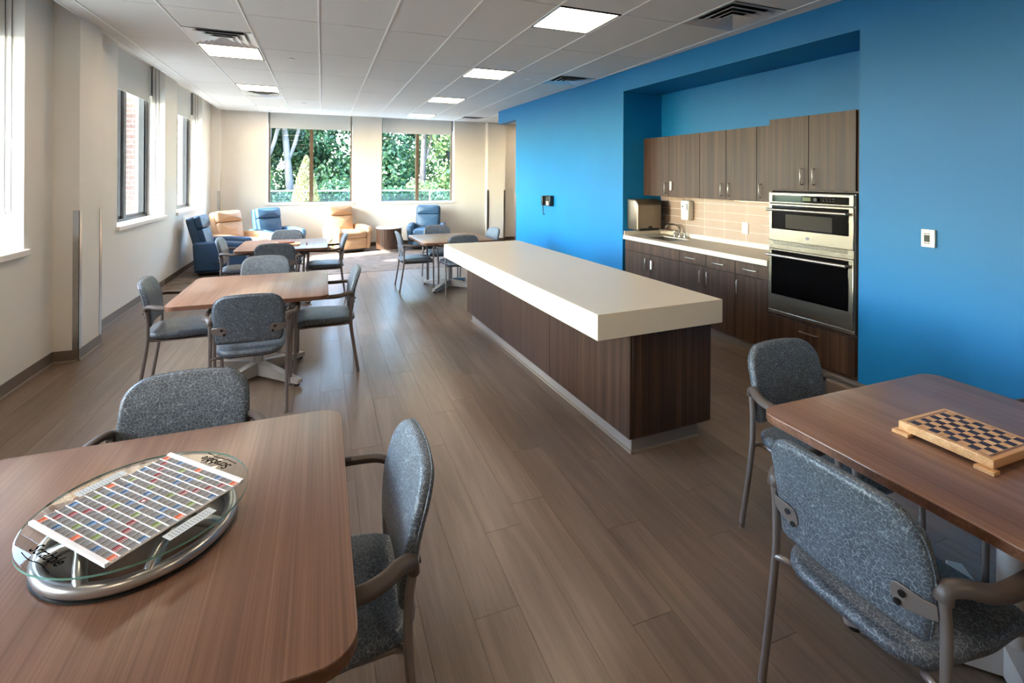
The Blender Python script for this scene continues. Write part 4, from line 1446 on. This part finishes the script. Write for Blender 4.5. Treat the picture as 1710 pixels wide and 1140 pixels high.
make_tree('tree', 'dense green tree filling right half of left far window', 'leaf', 1.1, 22.0, 5.2, 2.2, 2, 17000, low=.12)
make_tree('tree', 'light green tree with visible trunk outside the right far window', 'leaf2', 5.6, 22.0, 5.4, 2.2, 3, 13000, trunk=.2, low=.2)
make_tree('tree', 'bright green tree at right edge of the right far window', 'leaf2', 10.1, 22.0, 5.4, 2.2, 4, 14000, low=.15)
make_tree('tree', 'dark backdrop tree between the two far windows', 'leaf', 3.2, 27.5, 6.2, 2.6, 5, 14000, .11, low=.15)
make_tree('tree', 'dark backdrop tree beyond the left far window', 'leaf', -2.6, 27.5, 6.2, 2.6, 6, 14000, .11, low=.15)
make_tree('tree', 'backdrop tree beyond the right far window', 'leaf', 8.9, 27.5, 6.2, 2.6, 8, 14000, .11, low=.15)
for k, (yy, lb) in enumerate(((4.75, 'round leafy tree beside the building, nearest the far end'), (1.2, 'second leafy tree beside the building'),
                              (-2.3, 'third leafy tree beside the building, farthest back'))):
    make_tree('tree', lb, 'leaf2', -8.6, yy, 8.2, 1.55, 20 + k, 9000, .19, low=.5)  # unseen trees added to keep the sun off the nearer left windows
make_tree('tree', 'tree on the lawn seen at an angle through left windows', 'leaf2', -9.0, 24.5, 8.5, 3.0, 10, 8000, .2)
M['birch'] = plain('pale_birch_bark', srgb(76, 74, 74), 0.8, grain=0.25, gscale=5)
for (x, y, ln, lb, bm_) in ((-1.95, 20.3, .25, 'pale birch trunk tree at upper left of the left far window', 'birch'), (-1.25, 20.6, -.35, 'forked pale birch behind the cone-shaped shrub', 'birch'),
                       (3.95, 20.6, .12, 'dark-trunked tree seen in left pane of right far window', 'bark'), (5.35, 20.9, -.1, 'dark-trunked tree seen in right pane of right far window', 'bark')):
    t = thing('tree', lb, 'tree', (x, y, -.3), 0, 'trees outside the windows')
    mb = MB(); mb.tube([(-ln * .6, 0, 0), (0, 0, 2.6), (ln * .5, 0, 4.4), (ln, .1, 6.4)], .12, 10, smooth=4, rs=[.14, .12, .1, .07])
    mb.build('trunk', bm_, t)
    mb = MB(); mb.tube([(0, 0, 2.5), (.28, 0, 3.3), (.6, 0, 4.8)], .07, 8, smooth=3); mb.build('branch', bm_, t)
    rr = random.Random(int(x * 10) + 100)
    bl = [(rr.uniform(-.9, .9), rr.uniform(-.6, .6), rr.uniform(4.0, 6.6), rr.uniform(.4, .7)) for _ in range(12)]
    f = obj('foliage', leaf_cloud('crown_leaves', 'leaf2', bl, 5000, .08, int(x * 10) + 200), t); f['kind'] = 'stuff'
# low hedge plants behind the rail
for k, (x, mat) in enumerate(((-4.2, 'leaf'), (-2.2, 'leaf'), (-.2, 'leaf'), (1.8, 'leaf'), (3.8, 'leaf2'), (5.8, 'leaf2'), (7.8, 'leaf'))):
    nm = ['first', 'second', 'third', 'fourth', 'fifth', 'sixth', 'seventh'][k]
    b = thing('hedge_shrub', 'low green hedge shrub behind the guardrail, %s from the left' % nm, 'shrub', (x, 19.2, -.3), 0, 'hedge shrubs behind the guardrail')
    r = random.Random(50 + k)
    bl = [(r.uniform(-1.0, 1.0), r.uniform(-.5, .5), r.uniform(.3, 1.5), r.uniform(.4, .65)) for _ in range(12)]
    f = obj('foliage', leaf_cloud('hedge_leaves', mat, bl, 7000, .065, 60 + k), b); f['kind'] = 'stuff'
    s = MB(); s.tube([(0, 0, 0), (.05, 0, 1.2)], .04, 7); s.build('stem', 'bark', b)
# pale columnar shrub on the terrace
sh = thing('columnar_shrub', 'pale yellow-green cone-shaped shrub on the terrace', 'shrub', (-.42, 14.6, .1))
r = np.random.default_rng(77)
n = 5200
hh = 1.95
tt = r.random(n) ** .9
rad = .40 * (1 - tt ** 1.8) * (.72 + .35 * r.random(n)) * np.minimum(1, .55 + tt * 2)
an = r.random(n) * 2 * PI
pos = np.stack([rad * np.cos(an), rad * np.sin(an), .1 + tt * hh], 1)
up = np.stack([.35 * np.cos(an), .35 * np.sin(an), np.ones(n)], 1) + r.normal(size=(n, 3)) * .18
up /= np.linalg.norm(up, axis=1)[:, None]
sd = np.cross(up, r.normal(size=(n, 3))); sd /= np.linalg.norm(sd, axis=1)[:, None]
L = (.05 + .07 * r.random(n))[:, None]
q = np.stack([pos - sd * .010, pos + up * L * .5 - sd * .016, pos + up * L, pos + up * L * .5 + sd * .016], 1).reshape(-1, 3)
me = bpy.data.meshes.new('shrub_leaves')
me.vertices.add(n * 4); me.vertices.foreach_set('co', q.ravel())
me.loops.add(n * 4); me.loops.foreach_set('vertex_index', np.arange(n * 4))
me.polygons.add(n); me.polygons.foreach_set('loop_start', np.arange(n) * 4)
me.update(calc_edges=True); me.materials.append(M['leaf3'])
f = obj('foliage', me, sh); f['kind'] = 'stuff'
MB().lathe([(.16, 0), (.2, .16), (.2, .18)], 24).build('pot', 'stone', sh)
s = MB(); s.tube([(0, 0, .15), (0, 0, 1.6)], .025, 8); s.build('stem', 'bark', sh)
